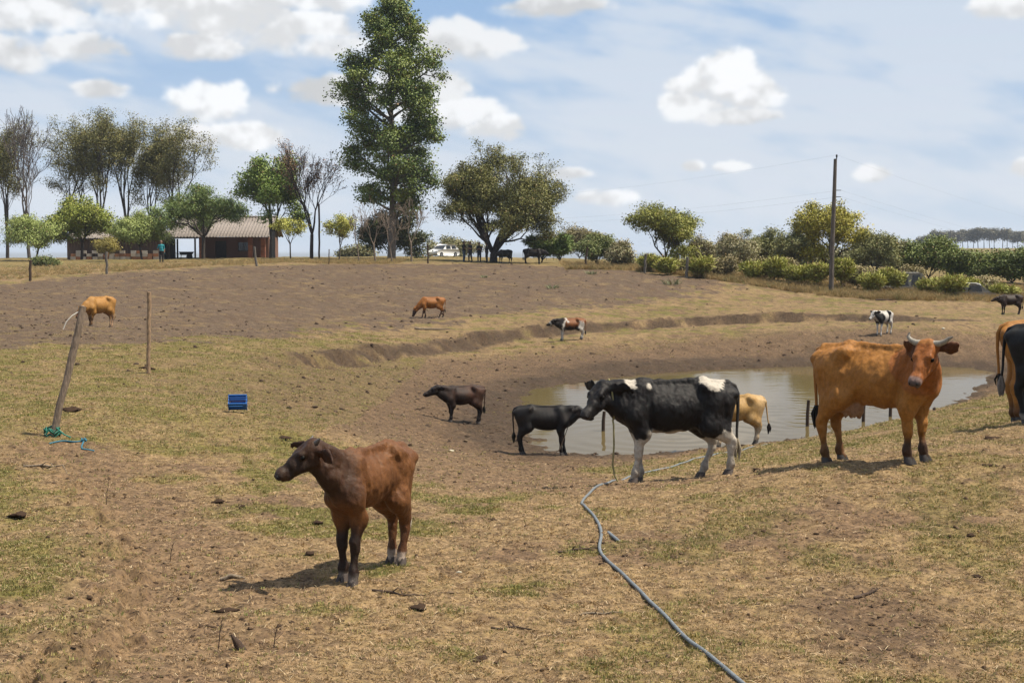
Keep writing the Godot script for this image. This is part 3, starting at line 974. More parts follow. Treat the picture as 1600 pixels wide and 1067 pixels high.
# spec keys: at (x, z), dir (heading x, z), H, coat, poll (body units), face (world direction of the muzzle), cell,
# thin (0..1), udder, horns ("", "short", "long"), legs ([fl, fr, rl, rr] forward swing), tail, young
func cattle(called: String, s: Dictionary) -> Node3D:
	var H: float = s.H
	var at: Vector2 = s.at
	var turn := atan2(-s.dir[1], s.dir[0])
	var y0 := height(at.x, at.y)
	var root := thing(called, s.label, s.get("category", called), Vector3(at.x, y0, at.y), turn, s.get("group", "cattle in the paddock"))
	var rot := Basis(Vector3.UP, turn)
	var inv := rot.transposed()
	var B := Body.new()
	var thin: float = s.get("thin", 0.5)
	var wf: float = s.get("wide", 1.0)
	var belly: float = s.get("belly", 0.0)
	B.ribs = 0.0026 * thin
	B.hollow = 0.018 + 0.014 * thin
	var lf: float = s.get("leggy", 0.05)
	var mt: float = s.get("meat", 0.93)
	B.lumps = n_lump
	B.lump_a = 0.011 if s.get("cell", 0.03) < 0.02 else 0.0
	B.trunk([[-0.655, 0.925, 0.74, 0.055 * wf], [-0.60, 0.965, 0.61 + lf * 0.3, 0.115 * wf], [-0.45, 0.985, 0.54 + lf * 0.6, 0.16 * wf], [-0.30, 1.0, 0.48 + lf, 0.18 * wf], [-0.14, 0.972, 0.42 + lf - belly, 0.205 * wf],
		[0.08, 0.965, 0.40 + lf - belly, 0.222 * wf], [0.25, 0.975, 0.42 + lf - belly * 0.6, 0.19 * wf], [0.38, 0.99, 0.445 + lf, 0.15 * wf], [0.50, 0.945, 0.50 + lf * 0.7, 0.125 * wf], [0.59, 0.84, 0.58 + lf * 0.4, 0.075 * wf]])
	# hooks, pins, spine
	for z in [-1.0, 1.0]:
		B.bone(Vector3(-0.29, 0.955, z * 0.125 * wf), Vector3(-0.325, 0.93, z * 0.152 * wf), 0.03, 0.024, 0.09)
		B.bone(Vector3(-0.62, 0.88, z * 0.06), Vector3(-0.645, 0.865, z * 0.08), 0.035, 0.03, 0.07)
		B.bone(Vector3(-0.32, 0.92, z * 0.135 * wf), Vector3(-0.62, 0.86, z * 0.075), 0.028, 0.028, 0.10)
		B.bone(Vector3(0.33, 0.93, z * 0.085 * wf), Vector3(0.47, 0.64, z * 0.135 * wf), 0.045, 0.06, 0.09)   # shoulder blade
	B.bone(Vector3(-0.6, 0.955, 0), Vector3(-0.3, 0.995, 0), 0.022, 0.022, 0.06)
	B.bone(Vector3(-0.3, 0.995, 0), Vector3(0.35, 0.985, 0), 0.02, 0.024, 0.06)
	B.mark()
	# legs
	var swing: Array = s.get("legs", [0.0, 0.0, 0.0, 0.0])
	var spread: float = s.get("stance", 1.0)
	var feet := []
	var slim: float = s.get("slim", 1.0)
	for i in 4:
		var z := (-1.0 if i % 2 == 0 else 1.0)
		var w: float = swing[i]
		var foot := Vector3((0.40 if i < 2 else -0.49) + w, 0.0, z * 0.098 * spread * wf)
		var wp := rot * (foot * H)
		foot.y = (height(at.x + wp.x, at.y + wp.z) - y0) / H
		feet.append(foot)
		var g := foot.y
		B.mark()
		if i < 2:
			var knee := Vector3(0.385 + w * 0.55, 0.30 + g * 0.6, z * 0.105 * wf)
			var fet := foot + Vector3(-0.012 - w * 0.04, 0.105, 0)
			B.chain([Vector3(0.435, 0.66, z * 0.115 * wf), Vector3(0.36 + w * 0.1, 0.50, z * 0.12 * wf), knee + Vector3(0, 0.03, 0)], [0.10 * mt, 0.074 * mt, 0.038 * slim], 0.07)
			B.bone(knee + Vector3(0, 0.03, 0), knee - Vector3(0, 0.025, 0), 0.041 * slim, 0.038 * slim, 0.03)
			B.chain([knee - Vector3(0, 0.02, 0), fet + Vector3(0, 0.03, 0), fet, foot + Vector3(0.008, 0.045, 0)], [0.033 * slim, 0.027 * slim, 0.034 * slim, 0.034 * slim], 0.03)
		else:
			var hock := Vector3(-0.545 + w * 0.6, 0.335 + g * 0.6, z * 0.108 * wf)
			var fet := foot + Vector3(-0.018 - w * 0.04, 0.105, 0)
			B.chain([Vector3(-0.42, 0.80, z * 0.095 * wf), Vector3(-0.335 + w * 0.25, 0.55, z * 0.135 * wf), hock + Vector3(0.012, 0.03, 0)], [0.122 * mt, 0.094 * mt, 0.040 * slim], 0.09)
			B.bone(Vector3(-0.565, 0.76, z * 0.085 * wf), Vector3(-0.50 + w * 0.3, 0.50, z * 0.11 * wf), 0.07 * mt, 0.056 * mt, 0.09)
			B.bone(Vector3(-0.50 + w * 0.3, 0.50, z * 0.11 * wf), hock + Vector3(-0.012, 0.03, 0), 0.056 * mt, 0.026, 0.05)
			B.bone(hock + Vector3(0.0, 0.03, 0), hock - Vector3(0, 0.03, 0), 0.040 * slim, 0.037 * slim, 0.03)
			B.chain([hock - Vector3(-0.004, 0.03, 0), fet + Vector3(0, 0.03, 0), fet, foot + Vector3(0.008, 0.045, 0)], [0.035 * slim, 0.029 * slim, 0.036 * slim, 0.035 * slim], 0.03)
	B.mark()
	# longer or shorter in the back
	var lx: float = s.get("lx", 1.0)
	for i in B.n:
		B.A[i].x *= lx; B.B[i].x *= lx
		B.C[i] = (B.A[i] + B.B[i]) * 0.5
		B.R[i] = B.A[i].distance_to(B.B[i]) * 0.5 + maxf(B.RA[i], B.RB[i])
	B.tx0 *= lx; B.tdx *= lx
	for i in 4: feet[i].x *= lx
	# neck and head
	var poll: Vector3 = s.poll
	var d: Vector3 = (inv * (s.face as Vector3)).normalized()
	var ref := Vector3.UP
	if d.y < -0.9: ref = Vector3(1, 0.2, 0)
	var up := (ref - d * d.dot(ref)).normalized()
	var lat := d.cross(up).normalized()
	if s.has("roll"):
		up = up.rotated(d, s.roll); lat = lat.rotated(d, s.roll)
	var hs: float = s.get("head", 1.0)
	var nk: float = s.get("neck", 1.0)
	var ear_at := []
	var es: float = s.get("ear_size", 1.0)
	var throat := poll + d * 0.07 * hs - up * 0.105 * hs
	B.chain([Vector3(0.40 * lx, 0.90, 0), (Vector3(0.40 * lx, 0.90, 0) + poll) * 0.5 + Vector3(0, 0.0, 0), poll - d * 0.02 - up * 0.02], [0.08 * nk, 0.064 * nk, 0.058 * hs], 0.10)
	B.chain([Vector3(0.47 * lx, 0.72, 0), (Vector3(0.47 * lx, 0.72, 0) + throat) * 0.5, throat], [0.115 * nk, 0.088 * nk, 0.058 * hs], 0.10)
	B.bone(Vector3(0.53 * lx, 0.58 + lf, 0), (Vector3(0.53 * lx, 0.64 + lf, 0) + throat) * 0.5 - Vector3(0, 0.075, 0), 0.055 * nk, 0.02, 0.07)   # brisket and dewlap
	B.mark()
	var L := 0.345 * hs
	B.bone(poll + d * 0.03 * hs - up * 0.03 * hs, poll + d * L * 0.55 - up * 0.035 * hs, 0.072 * hs, 0.049 * hs, 0.05)
	for z in [-1.0, 1.0]:
		var l: Vector3 = lat * z
		B.bone(poll + d * 0.0 * hs + l * 0.032 * hs - up * 0.005, poll + d * 0.115 * hs + l * 0.048 * hs, 0.043 * hs, 0.036 * hs, 0.03)     # brow over the eye
		B.bone(poll + d * 0.075 * hs + l * 0.036 * hs - up * 0.092 * hs, poll + d * L * 0.82 + l * 0.016 * hs - up * 0.078 * hs, 0.05 * hs, 0.026 * hs, 0.045)   # jaw
		B.bone(poll + d * L * 0.88 + l * 0.02 * hs - up * 0.035 * hs, poll + d * L * 1.0 + l * 0.024 * hs - up * 0.045 * hs, 0.024 * hs, 0.021 * hs, 0.022)   # muzzle
		var drop: float = s.get("ear_drop", 0.15)
		var ax: Vector3 = (l * 0.93 - d * 0.30 + up * (0.05 - drop) ).normalized()
		if s.has("ears"): ax = (inv * (s.ears[0 if z < 0 else 1] as Vector3)).normalized()
		var front: Vector3 = (d * 0.75 + up * 0.35 - ax * (d * 0.75 + up * 0.35).dot(ax)).normalized()
		var eb := Basis(ax, front.cross(ax).normalized(), front)
		var root_e := poll + l * 0.065 * hs - up * 0.035 * hs - d * 0.005
		B.bone(root_e, root_e + ax * 0.045 * hs, 0.024 * hs, 0.022 * hs, 0.03)
		B.blob(root_e + ax * 0.115 * hs * es, eb, Vector3(0.10, 0.056, 0.018) * hs * es, 0.02)
		ear_at.append(root_e + ax * 0.115 * hs)
	B.bone(poll + d * L * 0.5 - up * 0.035 * hs, poll + d * L * 0.93 - up * 0.03 * hs, 0.046 * hs, 0.032 * hs, 0.05)
	B.bone(poll + d * L * 0.86 - up * 0.085 * hs, poll + d * L * 0.96 - up * 0.08 * hs, 0.019 * hs, 0.018 * hs, 0.02)   # chin
	if s.get("udder", false):
		B.blob(Vector3(-0.28 * lx, 0.46, 0), Basis.IDENTITY, Vector3(0.10, 0.085, 0.09), 0.05)
		for t in [[-0.32, -0.05], [-0.23, -0.05], [-0.32, 0.05], [-0.23, 0.05]]:
			B.bone(Vector3(t[0] * lx, 0.40, t[1]), Vector3(t[0] * lx, 0.355, t[1]), 0.015, 0.012, 0.025)
	if s.get("sheath", false):
		B.bone(Vector3(-0.08, 0.42, 0), Vector3(-0.04, 0.33, 0), 0.04, 0.018, 0.05)
	var cell: float = s.get("cell", 0.03) / H
	B.mesh_from(Vector3(0, 0.7, 0), cell)
	var cols := PackedColorArray()
	cols.resize(B.verts.size())
	var ears_c := poll - up * 0.03
	for i in B.verts.size():
		var p := B.verts[i]
		var nz := Vector2(n_mid.get_noise_3d(p.x * 5.0 + H * 31.0, p.y * 5.0, p.z * 5.0 + at.x), n_fine.get_noise_3d(p.x * 6.0, p.y * 6.0 + at.y, p.z * 6.0))
		var hq := p - poll
		var along := hq.dot(d) / L
		var on := along > -0.25 and hq.length() < L * 1.25 and (along > 0.05 or absf(hq.dot(lat)) > 0.07)
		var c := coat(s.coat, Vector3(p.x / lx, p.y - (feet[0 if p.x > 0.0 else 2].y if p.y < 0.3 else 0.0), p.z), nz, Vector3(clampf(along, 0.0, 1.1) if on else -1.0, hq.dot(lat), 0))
		if on and along > 0.98: c = c.lerp(Color(0.03, 0.025, 0.024), smoothstep(0.98, 1.02, along) * s.get("nose", 0.9))
		if s.get("udder", false) and Vector3(p.x + 0.28 * lx, p.y - 0.43, p.z).length() < 0.13 and p.y < 0.49 and absf(p.z) < 0.11: c = Color(0.42, 0.24, 0.14)
		# ears: dark inside hollow fringe, a darker coat at the rim
		if s.has("ear_dark") and minf(p.distance_to(ear_at[0]), p.distance_to(ear_at[1])) < 0.095 * hs: c = c.lerp(Color(0.05, 0.02, 0.012), s.ear_dark)
		var fine := n_cell.get_noise_3d(p.x * 26.0, p.y * 11.0, p.z * 26.0)
		c = c * (1.0 + 0.2 * nz.y + 0.35 * fine + 0.12 * nz.x)
		c.a = 1.0
		cols[i] = c
		B.verts[i] = p * H
	var me := arrays_mesh(B.verts, B.idx, B.norms, cols)
	part("body", me, M.coat, root)
	for i in 4:
		var hm := part("hoof", hoof_mesh(H * 0.95), M.hoof if s.get("pale_hoof", false) else M.hoof_dark, root)
		hm.position = feet[i] * H
	if cell * H < 0.03:
		for z in [-1.0, 1.0]:
			var sm := SphereMesh.new()
			sm.radius = 0.0185 * hs * H; sm.height = sm.radius * 2.0; sm.radial_segments = 12; sm.rings = 6
			var e := part("eye", sm, M.eye, root)
			var l: Vector3 = lat * z
			e.position = (poll + d * 0.128 * hs + l * 0.079 * hs - up * 0.014 * hs) * H
			var ns := part("nostril", sm, M.dark, root)
			ns.position = (poll + d * (L + 0.011 * hs) + l * 0.029 * hs - up * 0.03 * hs) * H
			ns.scale = Vector3(0.62, 0.62, 0.62)
	# tail: from the tail head down past the hocks, with a switch of hair
	var sway: Vector3 = inv * (s.get("tail_sway", Vector3(0, 0, 0)) as Vector3)
	var tp := [Vector3(-0.60, 0.955, 0), Vector3(-0.665, 0.93, 0), Vector3(-0.70, 0.86, 0) + sway * 0.1, Vector3(-0.70, 0.70, 0) + sway * 0.3, Vector3(-0.685, 0.52, 0) + sway * 0.6, Vector3(-0.68, 0.42, 0) + sway * 0.85]
	var tr := [0.03, 0.026, 0.021, 0.016, 0.013, 0.014]
	for i in tp.size():
		tp[i].x *= lx
		tp[i] *= H; tr[i] *= H
	var tm := tube(tp, tr, 8)
	var tc := PackedColorArray()
	for p in tm[0]: tc.append(coat(s.coat, Vector3(-0.6, 0.85, 0), Vector2(0, 0), Vector3(-1, 0, 0)) if not s.has("tail_color") else s.tail_color)
	var tail := part("tail", arrays_mesh(tm[0], tm[2], tm[1], tc), M.coat, root)
	var sv := PackedVector3Array()
	var sn := PackedVector3Array()
	var si := PackedInt32Array()
	var rng := RandomNumberGenerator.new()
	rng.seed = int(at.x * 100) + 7
	for k in (22 if cell * H < 0.03 else 9):
		var o := Vector3(rng.randf_range(-1, 1), 0, rng.randf_range(-1, 1)) * 0.022 * H
		var l := rng.randf_range(0.13, 0.22) * H
		var st: Vector3 = tp[5] + o * 0.3 + Vector3(0, 0.02 * H, 0)
		var t := tube([st, st + o * 1.2 + Vector3(0, -l * 0.5, 0), st + o * 0.7 + Vector3(0, -l, 0)], [0.011 * H, 0.014 * H, 0.003 * H], 4, sv, sn, si)
		sv = t[0]; sn = t[1]; si = t[2]
	var sc := PackedColorArray()
	sc.resize(sv.size())
	sc.fill(s.get("switch", Color(0.015, 0.012, 0.01)))
	part("switch", arrays_mesh(sv, si, sn, sc), M.coat, tail)
	var horns: String = s.get("horns", "")
	if horns:
		for z in [-1.0, 1.0]:
			var l: Vector3 = lat * z
			var b := poll + l * 0.055 * hs + up * 0.01 - d * 0.015
			var wu: Vector3 = (up * 0.3 - d * 0.7).normalized()
			var hp := [b, b + l * 0.02 + wu * 0.02, b + l * 0.035 + wu * 0.05]
			var hr := [0.022, 0.017, 0.004]
			if horns == "long":
				hp = [b, b + l * 0.05 + wu * 0.005, b + l * 0.09 + wu * 0.022, b + l * 0.12 + wu * 0.05, b + l * (0.15 if z < 0.0 else 0.115) + wu * (0.065 if z < 0.0 else 0.09)]
				hr = [0.027, 0.025, 0.021, 0.016, 0.006]
			var hc := PackedColorArray()
			for i in hp.size(): hp[i] *= H; hr[i] *= H
			var t := tube(hp, hr, 10)
			for i in t[0].size():
				var f: float = clampf(float(i / 10) / (hp.size() - 1), 0.0, 1.0)
				hc.append(Color(0.55, 0.5, 0.4).lerp(Color(0.34, 0.3, 0.24), f) if horns == "long" else Color(0.2, 0.18, 0.16))
			part("horn", arrays_mesh(t[0], t[2], t[1], hc), M.horn, root)
	return root

# ---------------------------------------------------------------- people
func person(label: String, at: Vector2, turn: float, H: float, wear: Dictionary, arms: Array, group := "") -> void:
	var root := thing("person", label, "person", Vector3(at.x, height(at.x, at.y), at.y), turn, group)
	# faces +x, in units of standing height
	var B := Body.new()
	var s := H
	for z in [-1.0, 1.0]:
		var f: float = wear.get("stride", 0.0) * z
		B.chain([Vector3(0, 0.52, z * 0.05), Vector3(0.012 + f * 0.5, 0.285, z * 0.058), Vector3(-0.012 + f, 0.055, z * 0.062)], [0.062, 0.042, 0.028], 0.03)
		B.bone(Vector3(-0.02 + f, 0.026, z * 0.062), Vector3(0.085 + f, 0.02, z * 0.072), 0.026, 0.02, 0.02)
	B.chain([Vector3(0, 0.53, 0), Vector3(0.005, 0.64, 0), Vector3(0.0, 0.76, 0)], [0.078, 0.076, 0.08], 0.05)
	B.bone(Vector3(0, 0.53, -0.035), Vector3(0, 0.53, 0.035), 0.07, 0.07, 0.04)
	B.bone(Vector3(0, 0.775, -0.085), Vector3(0, 0.775, 0.085), 0.045, 0.045, 0.05)
	B.bone(Vector3(0, 0.80, 0), Vector3(0.012, 0.88, 0), 0.035, 0.032, 0.03)
	B.bone(Vector3(0.012, 0.945, 0), Vector3(0.022, 0.905, 0), 0.052, 0.04, 0.03)
	B.bone(Vector3(0.06, 0.925, 0), Vector3(0.072, 0.918, 0), 0.012, 0.010, 0.015)
	for i in 2:
		var z := -1.0 if i == 0 else 1.0
		B.bone(Vector3(0.012, 0.925, z * 0.05), Vector3(0.008, 0.935, z * 0.053), 0.012, 0.014, 0.01)
		var el: Vector3 = mirror(arms[i][0], z)
		var wr: Vector3 = mirror(arms[i][1], z)
		B.chain([Vector3(0, 0.785, z * 0.105), el, wr], [0.034, 0.026, 0.018], 0.025)
	B.mesh_from(Vector3(0, 0.6, 0), 0.024 / H)
	for i in 2:
		var z := -1.0 if i == 0 else 1.0
		var el: Vector3 = mirror(arms[i][0], z)
		var wr: Vector3 = mirror(arms[i][1], z)
		var ax := (wr - el).normalized()
		var sd := Vector3(1, 0, 0) if absf(ax.x) < 0.7 else Vector3(0, 1, 0)
		sd = (sd - ax * sd.dot(ax)).normalized()
		var nm := ax.cross(sd) * z
		var Hd := Body.new()
		Hd.bone(wr - ax * 0.01, wr + ax * 0.042, 0.017, 0.019, 0.01)
		for k in 4:
			var o: Vector3 = wr + ax * 0.045 + sd * (k - 1.5) * 0.0115
			var fl: float = [0.036, 0.045, 0.042, 0.033][k]
			Hd.chain([o, o + ax * fl * 0.55 + nm * 0.004, o + ax * fl + nm * 0.018], [0.006, 0.0055, 0.0045], 0.004)
		Hd.chain([wr + ax * 0.012 + sd * 0.012, wr + ax * 0.03 + sd * 0.032, wr + ax * 0.05 + sd * 0.036 + nm * 0.01], [0.008, 0.0065, 0.005], 0.006)
		Hd.mesh_from(wr + ax * 0.02, 0.0065 / H)
		var b := B.verts.size()
		B.verts.append_array(Hd.verts)
		B.norms.append_array(Hd.norms)
		for q in Hd.idx: B.idx.append(q + b)
	var skin: Color = wear.get("skin", Color(0.3, 0.17, 0.11))
	var cols := PackedColorArray()
	for i in B.verts.size():
		var p := B.verts[i]
		var c: Color = wear.top
		if p.y < 0.035 or (p.y < 0.06 and p.x > 0.03): c = Color(0.03, 0.025, 0.02)
		elif p.y < 0.535 and absf(p.z) < 0.118: c = wear.legs
		if p.y > 0.845: c = skin
		for k in 2:
			var z := -1.0 if k == 0 else 1.0
			var el: Vector3 = mirror(arms[k][0], z)
			var wr: Vector3 = mirror(arms[k][1], z)
			if p.distance_to(wr) < 0.05 and p.y < 0.83 and (p - wr).dot(wr - el) > -0.001 * 1.0: c = skin
			elif wear.get("short", true) and Geometry3D.get_closest_point_to_segment(p, el, wr).distance_to(p) < 0.034 and (p - el).dot(wr - el) > 0.0: c = skin
		cols.append(c)
		B.verts[i] = p * s
	part("body", arrays_mesh(B.verts, B.idx, B.norms, cols), M.cloth, root)
	var Hr := Body.new()
	Hr.bone(Vector3(0.002, 0.962, 0), Vector3(-0.016, 0.935, 0), 0.05, 0.047, 0.02)
	Hr.mesh_from(Vector3(0.0, 0.955, 0), 0.014 / H)
	var hc := PackedColorArray()
	for i in Hr.verts.size():
		Hr.verts[i] *= s
		hc.append(wear.get("hair", Color(0.015, 0.012, 0.01)))
	part("hair", arrays_mesh(Hr.verts, Hr.idx, Hr.norms, hc), M.cloth, root)
	for z in [-1.0, 1.0]:
		var sm := SphereMesh.new()
		sm.radius = 0.0065 * s; sm.height = 0.013 * s; sm.radial_segments = 8; sm.rings = 4
		var e := part("eye", sm, M.eye, root)
		e.position = Vector3(0.058, 0.938, z * 0.018) * s

# ---------------------------------------------------------------- trees
class Skel:
	var chains := []       # [points, radii]
	var tips := []         # [point, direction]

func limb(S: Skel, rng: RandomNumberGenerator, p: Vector3, dir: Vector3, l: float, r: float, r_end: float, jit: float, lift: float, n := 4) -> Array:
	var pts := [p]
	var rad := [r]
	var d := dir
	for i in n:
		d = (d + Vector3(rng.randfn(), rng.randfn() * 0.6, rng.randfn()) * jit + Vector3.UP * lift).normalized()
		p += d * l / n
		pts.append(p)
		rad.append(lerpf(r, r_end, (i + 1.0) / n))
	S.chains.append([pts, rad])
	return [pts, d, rad]

func grow(S: Skel, rng: RandomNumberGenerator, p: Vector3, dir: Vector3, l: float, r: float, level: int, k: Dictionary) -> void:
	var last := level >= int(k.levels)
	var b := limb(S, rng, p, dir, l, r, r * (0.25 if last else 0.62), k.get("jit", 0.14), k.get("lift", 0.06), 4 if level < 3 else 3)
	var pts: Array = b[0]
	if last or (level >= int(k.levels) - 1):
		S.tips.append([pts[-1], b[1]])
		S.tips.append([pts[-2], b[1]])
	if last: return
	var kids: int = k.get("split", 3)
	for i in kids:
		var at_end: bool = i < 2
		var q: Vector3 = pts[-1] if at_end else pts[rng.randi_range(1, pts.size() - 2)]
		var ang: float = k.get("angle", 0.55) * rng.randf_range(0.6, 1.35)
		var side := (b[1] as Vector3).cross(Vector3(rng.randfn(), rng.randfn(), rng.randfn())).normalized()
		var nd := (b[1] as Vector3).rotated(side, ang)
		if k.has("flat") and nd.y < k.flat: nd = (nd + Vector3.UP * 0.35).normalized()
		grow(S, rng, q, nd, l * k.get("ratio", 0.76) * rng.randf_range(0.8, 1.15), r * (0.6 if at_end else 0.45), level + 1, k)

func skeleton(k: Dictionary, rng: RandomNumberGenerator) -> Skel:
	var S := Skel.new()
	if k.form == "spire":
		var tp := []
		var tr := []
		for i in 13:
			var t := i / 12.0
			tp.append(Vector3(sin(t * 5.0) * 0.008, t * 0.96, cos(t * 4.0) * 0.008))
			tr.append(lerpf(0.017, 0.002, t))
		S.chains.append([tp, tr])
		var prof: Array = k.profile
		var n: int = k.branches
		for i in n:
			var hf := lerpf(k.from, 0.985, pow((i + 0.5) / n, 0.9))
			var j := 0
			while j < prof.size() - 2 and hf > prof[j + 1][0]: j += 1
			var w: float = lerpf(prof[j][1], prof[j + 1][1], clampf((hf - prof[j][0]) / (prof[j + 1][0] - prof[j][0]), 0, 1)) * rng.randf_range(0.6, 1.08)
			var az := i * 2.4 + rng.randf_range(-0.5, 0.5)
			var rise := rng.randf_range(0.15, 0.75)
			var start := Vector3(0, maxf(hf - w * rise * 0.9, 0.1), 0)
			var dir := Vector3(cos(az), rise, sin(az)).normalized()
			var l := w / cos(atan(rise))
			var b := limb(S, rng, start, dir, l, 0.0045 + w * 0.012, 0.0012, 0.10, 0.02, 5)
			var pts: Array = b[0]
			S.tips.append([pts[5], dir])
			S.tips.append([pts[5], dir])
			var nsub := 2 + int(w * 22.0)
			for q in nsub:
				var t := rng.randf_range(0.3, 0.95)
				var pp: Vector3 = (pts[int(t * 5)] as Vector3).lerp(pts[mini(int(t * 5) + 1, 5)], fmod(t * 5, 1.0))
				var sd := (dir + Vector3(rng.randfn(), rng.randfn() * 0.6 + 0.25, rng.randfn()) * 0.75).normalized()
				var sb := limb(S, rng, pp, sd, w * rng.randf_range(0.2, 0.42), 0.0022, 0.0008, 0.12, 0.03, 3)
				S.tips.append([sb[0][-1], sd])
		return S
	var leaders: int = k.get("leaders", 1)
	var h0: float = k.get("trunk", 0.3)
	if leaders <= 1:
		grow(S, rng, Vector3.ZERO, Vector3(k.get("lean", 0.0), 1, 0).normalized(), h0, k.get("r", 0.025), 0, k)
	else:
		var st := limb(S, rng, Vector3.ZERO, Vector3(k.get("lean", 0.0), 1, 0).normalized(), h0, k.get("r", 0.03), k.get("r", 0.03) * 0.85, 0.04, 0.1, 3)
		for i in leaders:
			var a: float = TAU * i / leaders + rng.randf_range(-0.3, 0.3) + k.get("az", 0.0)
			if k.has("twin"): a = (0.0 if i % 2 == 0 else PI) + rng.randf_range(-0.7, 0.7) * k.twin
			var o: float = k.get("open", 0.5) * rng.randf_range(0.7, 1.2)
			grow(S, rng, st[0][-1], Vector3(cos(a) * o, 1, sin(a) * o).normalized(), k.get("len", 0.3) * rng.randf_range(0.85, 1.15), k.get("r", 0.03) * 0.62, 1, k)
	return S

func plant(called: String, label: String, category: String, x: float, z: float, H: float, W: float, k: Dictionary, seed_: int, group := "") -> Node3D:
	var rng := RandomNumberGenerator.new()
	rng.seed = seed_
	var S := skeleton(k, rng)
	var lo := Vector3(1e9, 0, 1e9)
	var hi := Vector3(-1e9, 0, -1e9)
	for t in S.tips:
		var p: Vector3 = t[0]
		lo = lo.min(p); hi = hi.max(p)
	var cr: float = k.get("clump", 0.5)
	var sy := maxf(H - cr * 0.7, H * 0.4) / maxf(hi.y, 0.01)
	var sx := maxf(W - cr * 1.2, W * 0.3) / maxf(hi.x - lo.x, 0.01)
	var sz := minf(sx * (hi.x - lo.x) / maxf(hi.z - lo.z, 0.01), sx * 1.6)
	var cx := (lo.x + hi.x) * 0.5 * (0.0 if k.has("lean") or k.get("free", false) else 0.85)
	var fit := func(p: Vector3) -> Vector3:
		var t := clampf(p.y / hi.y * 2.0, 0.0, 1.0)
		return Vector3((p.x - cx * t) * sx, p.y * sy, p.z * sz)
	var root := thing(called, label, category, Vector3(x, height(x, z) - 0.05, z), 0.0, group)
	var v := PackedVector3Array()
	var nr := PackedVector3Array()
	var ix := PackedInt32Array()
	var rs: float = k.get("rscale", sy)
	for c in S.chains:
		var pts := []
		var rad := []
		for i in c[0].size():
			pts.append(fit.call(c[0][i]))
			rad.append(maxf(c[1][i] * rs, k.get("rmin", 0.012)))
		var sides := 8 if rad[0] > 0.12 else (5 if rad[0] > 0.04 else 3)
		var t := tube(pts, rad, sides, v, nr, ix)
		v = t[0]; nr = t[1]; ix = t[2]
	var bc: Color = k.get("bark", Color(0.09, 0.07, 0.055))
	var col := PackedColorArray()
	col.resize(v.size())
	for i in v.size():
		col[i] = bc * (1.0 + 0.35 * n_mid.get_noise_3d(v[i].x * 2.0, v[i].y * 0.6, v[i].z * 2.0))
	part("trunk", arrays_mesh(v, ix, nr, col), M.bark, root)
	var nl: int = k.get("leaves", 0)
	if nl > 0:
		var lv := PackedVector3Array()
		var ln := PackedVector3Array()
		var lc := PackedColorArray()
		var li := PackedInt32Array()
		var c1: Color = k.c1
		var c2: Color = k.c2
		var ls: float = k.get("leaf", 0.22)
		var droop: float = k.get("droop", 0.25)
		var dead: float = k.get("dead", 0.03)
		for t in S.tips:
			if rng.randf() < k.get("bare", 0.0): continue
			var p: Vector3 = fit.call(t[0])
			var tone := rng.randf()
			var cc := c1.lerp(c2, tone)
			var bright := rng.randf_range(1.3, 1.75)
			var size := cr * rng.randf_range(0.65, 1.25)
			for i in int(nl * rng.randf_range(0.6, 1.3)):
				var o := Vector3(rng.randfn(), rng.randfn() * 0.62, rng.randfn()) * 0.5
				if o.length() > 1.25: o = o.normalized() * 1.25
				var q := p + o * size
				if q.y < 0.05: continue
				var ld := (Vector3(rng.randfn(), rng.randfn() * 0.6 - droop * 2.0, rng.randfn()) + o * 0.7).normalized()
				var sd := ld.cross(Vector3(rng.randfn(), rng.randfn(), rng.randfn())).normalized()
				var l := ls * rng.randf_range(0.6, 1.35)
				var w: float = l * k.get("slim", 0.32)
				var n := sd.cross(ld)
				if n.y < 0.0: n = -n
				n = (n * 0.8 + (o + Vector3.UP * 0.4) * 0.5).normalized()
				var b := lv.size()
				var mid := q + ld * l * 0.5 + n * l * 0.08
				lv.append(q); lv.append(mid + sd * w); lv.append(q + ld * l); lv.append(mid - sd * w)
				var c := cc * bright * rng.randf_range(0.88, 1.12)
				if rng.randf() < dead: c = Color(0.2, 0.13, 0.06)
				c.a = 1.0
				for e in 4:
					ln.append(n); lc.append(c)
				if (lv[b + 2] - lv[b]).cross(lv[b + 1] - lv[b]).dot(n) > 0.0: li.append_array([b, b + 1, b + 2, b, b + 2, b + 3])
				else: li.append_array([b, b + 2, b + 1, b, b + 3, b + 2])
		part("crown", arrays_mesh(lv, li, ln, lc), M.leaf, root)
	return root

# ---------------------------------------------------------------- small shapes
func box_into(st: SurfaceTool, c: Vector3, s: Vector3, basis := Basis.IDENTITY, bev := 0.0) -> void:
	var b := BoxMesh.new()
	b.size = s
	st.append_from(b, 0, Transform3D(basis, c))

func box_mesh(s: Vector3) -> BoxMesh:
	var b := BoxMesh.new()
	b.size = s
	return b

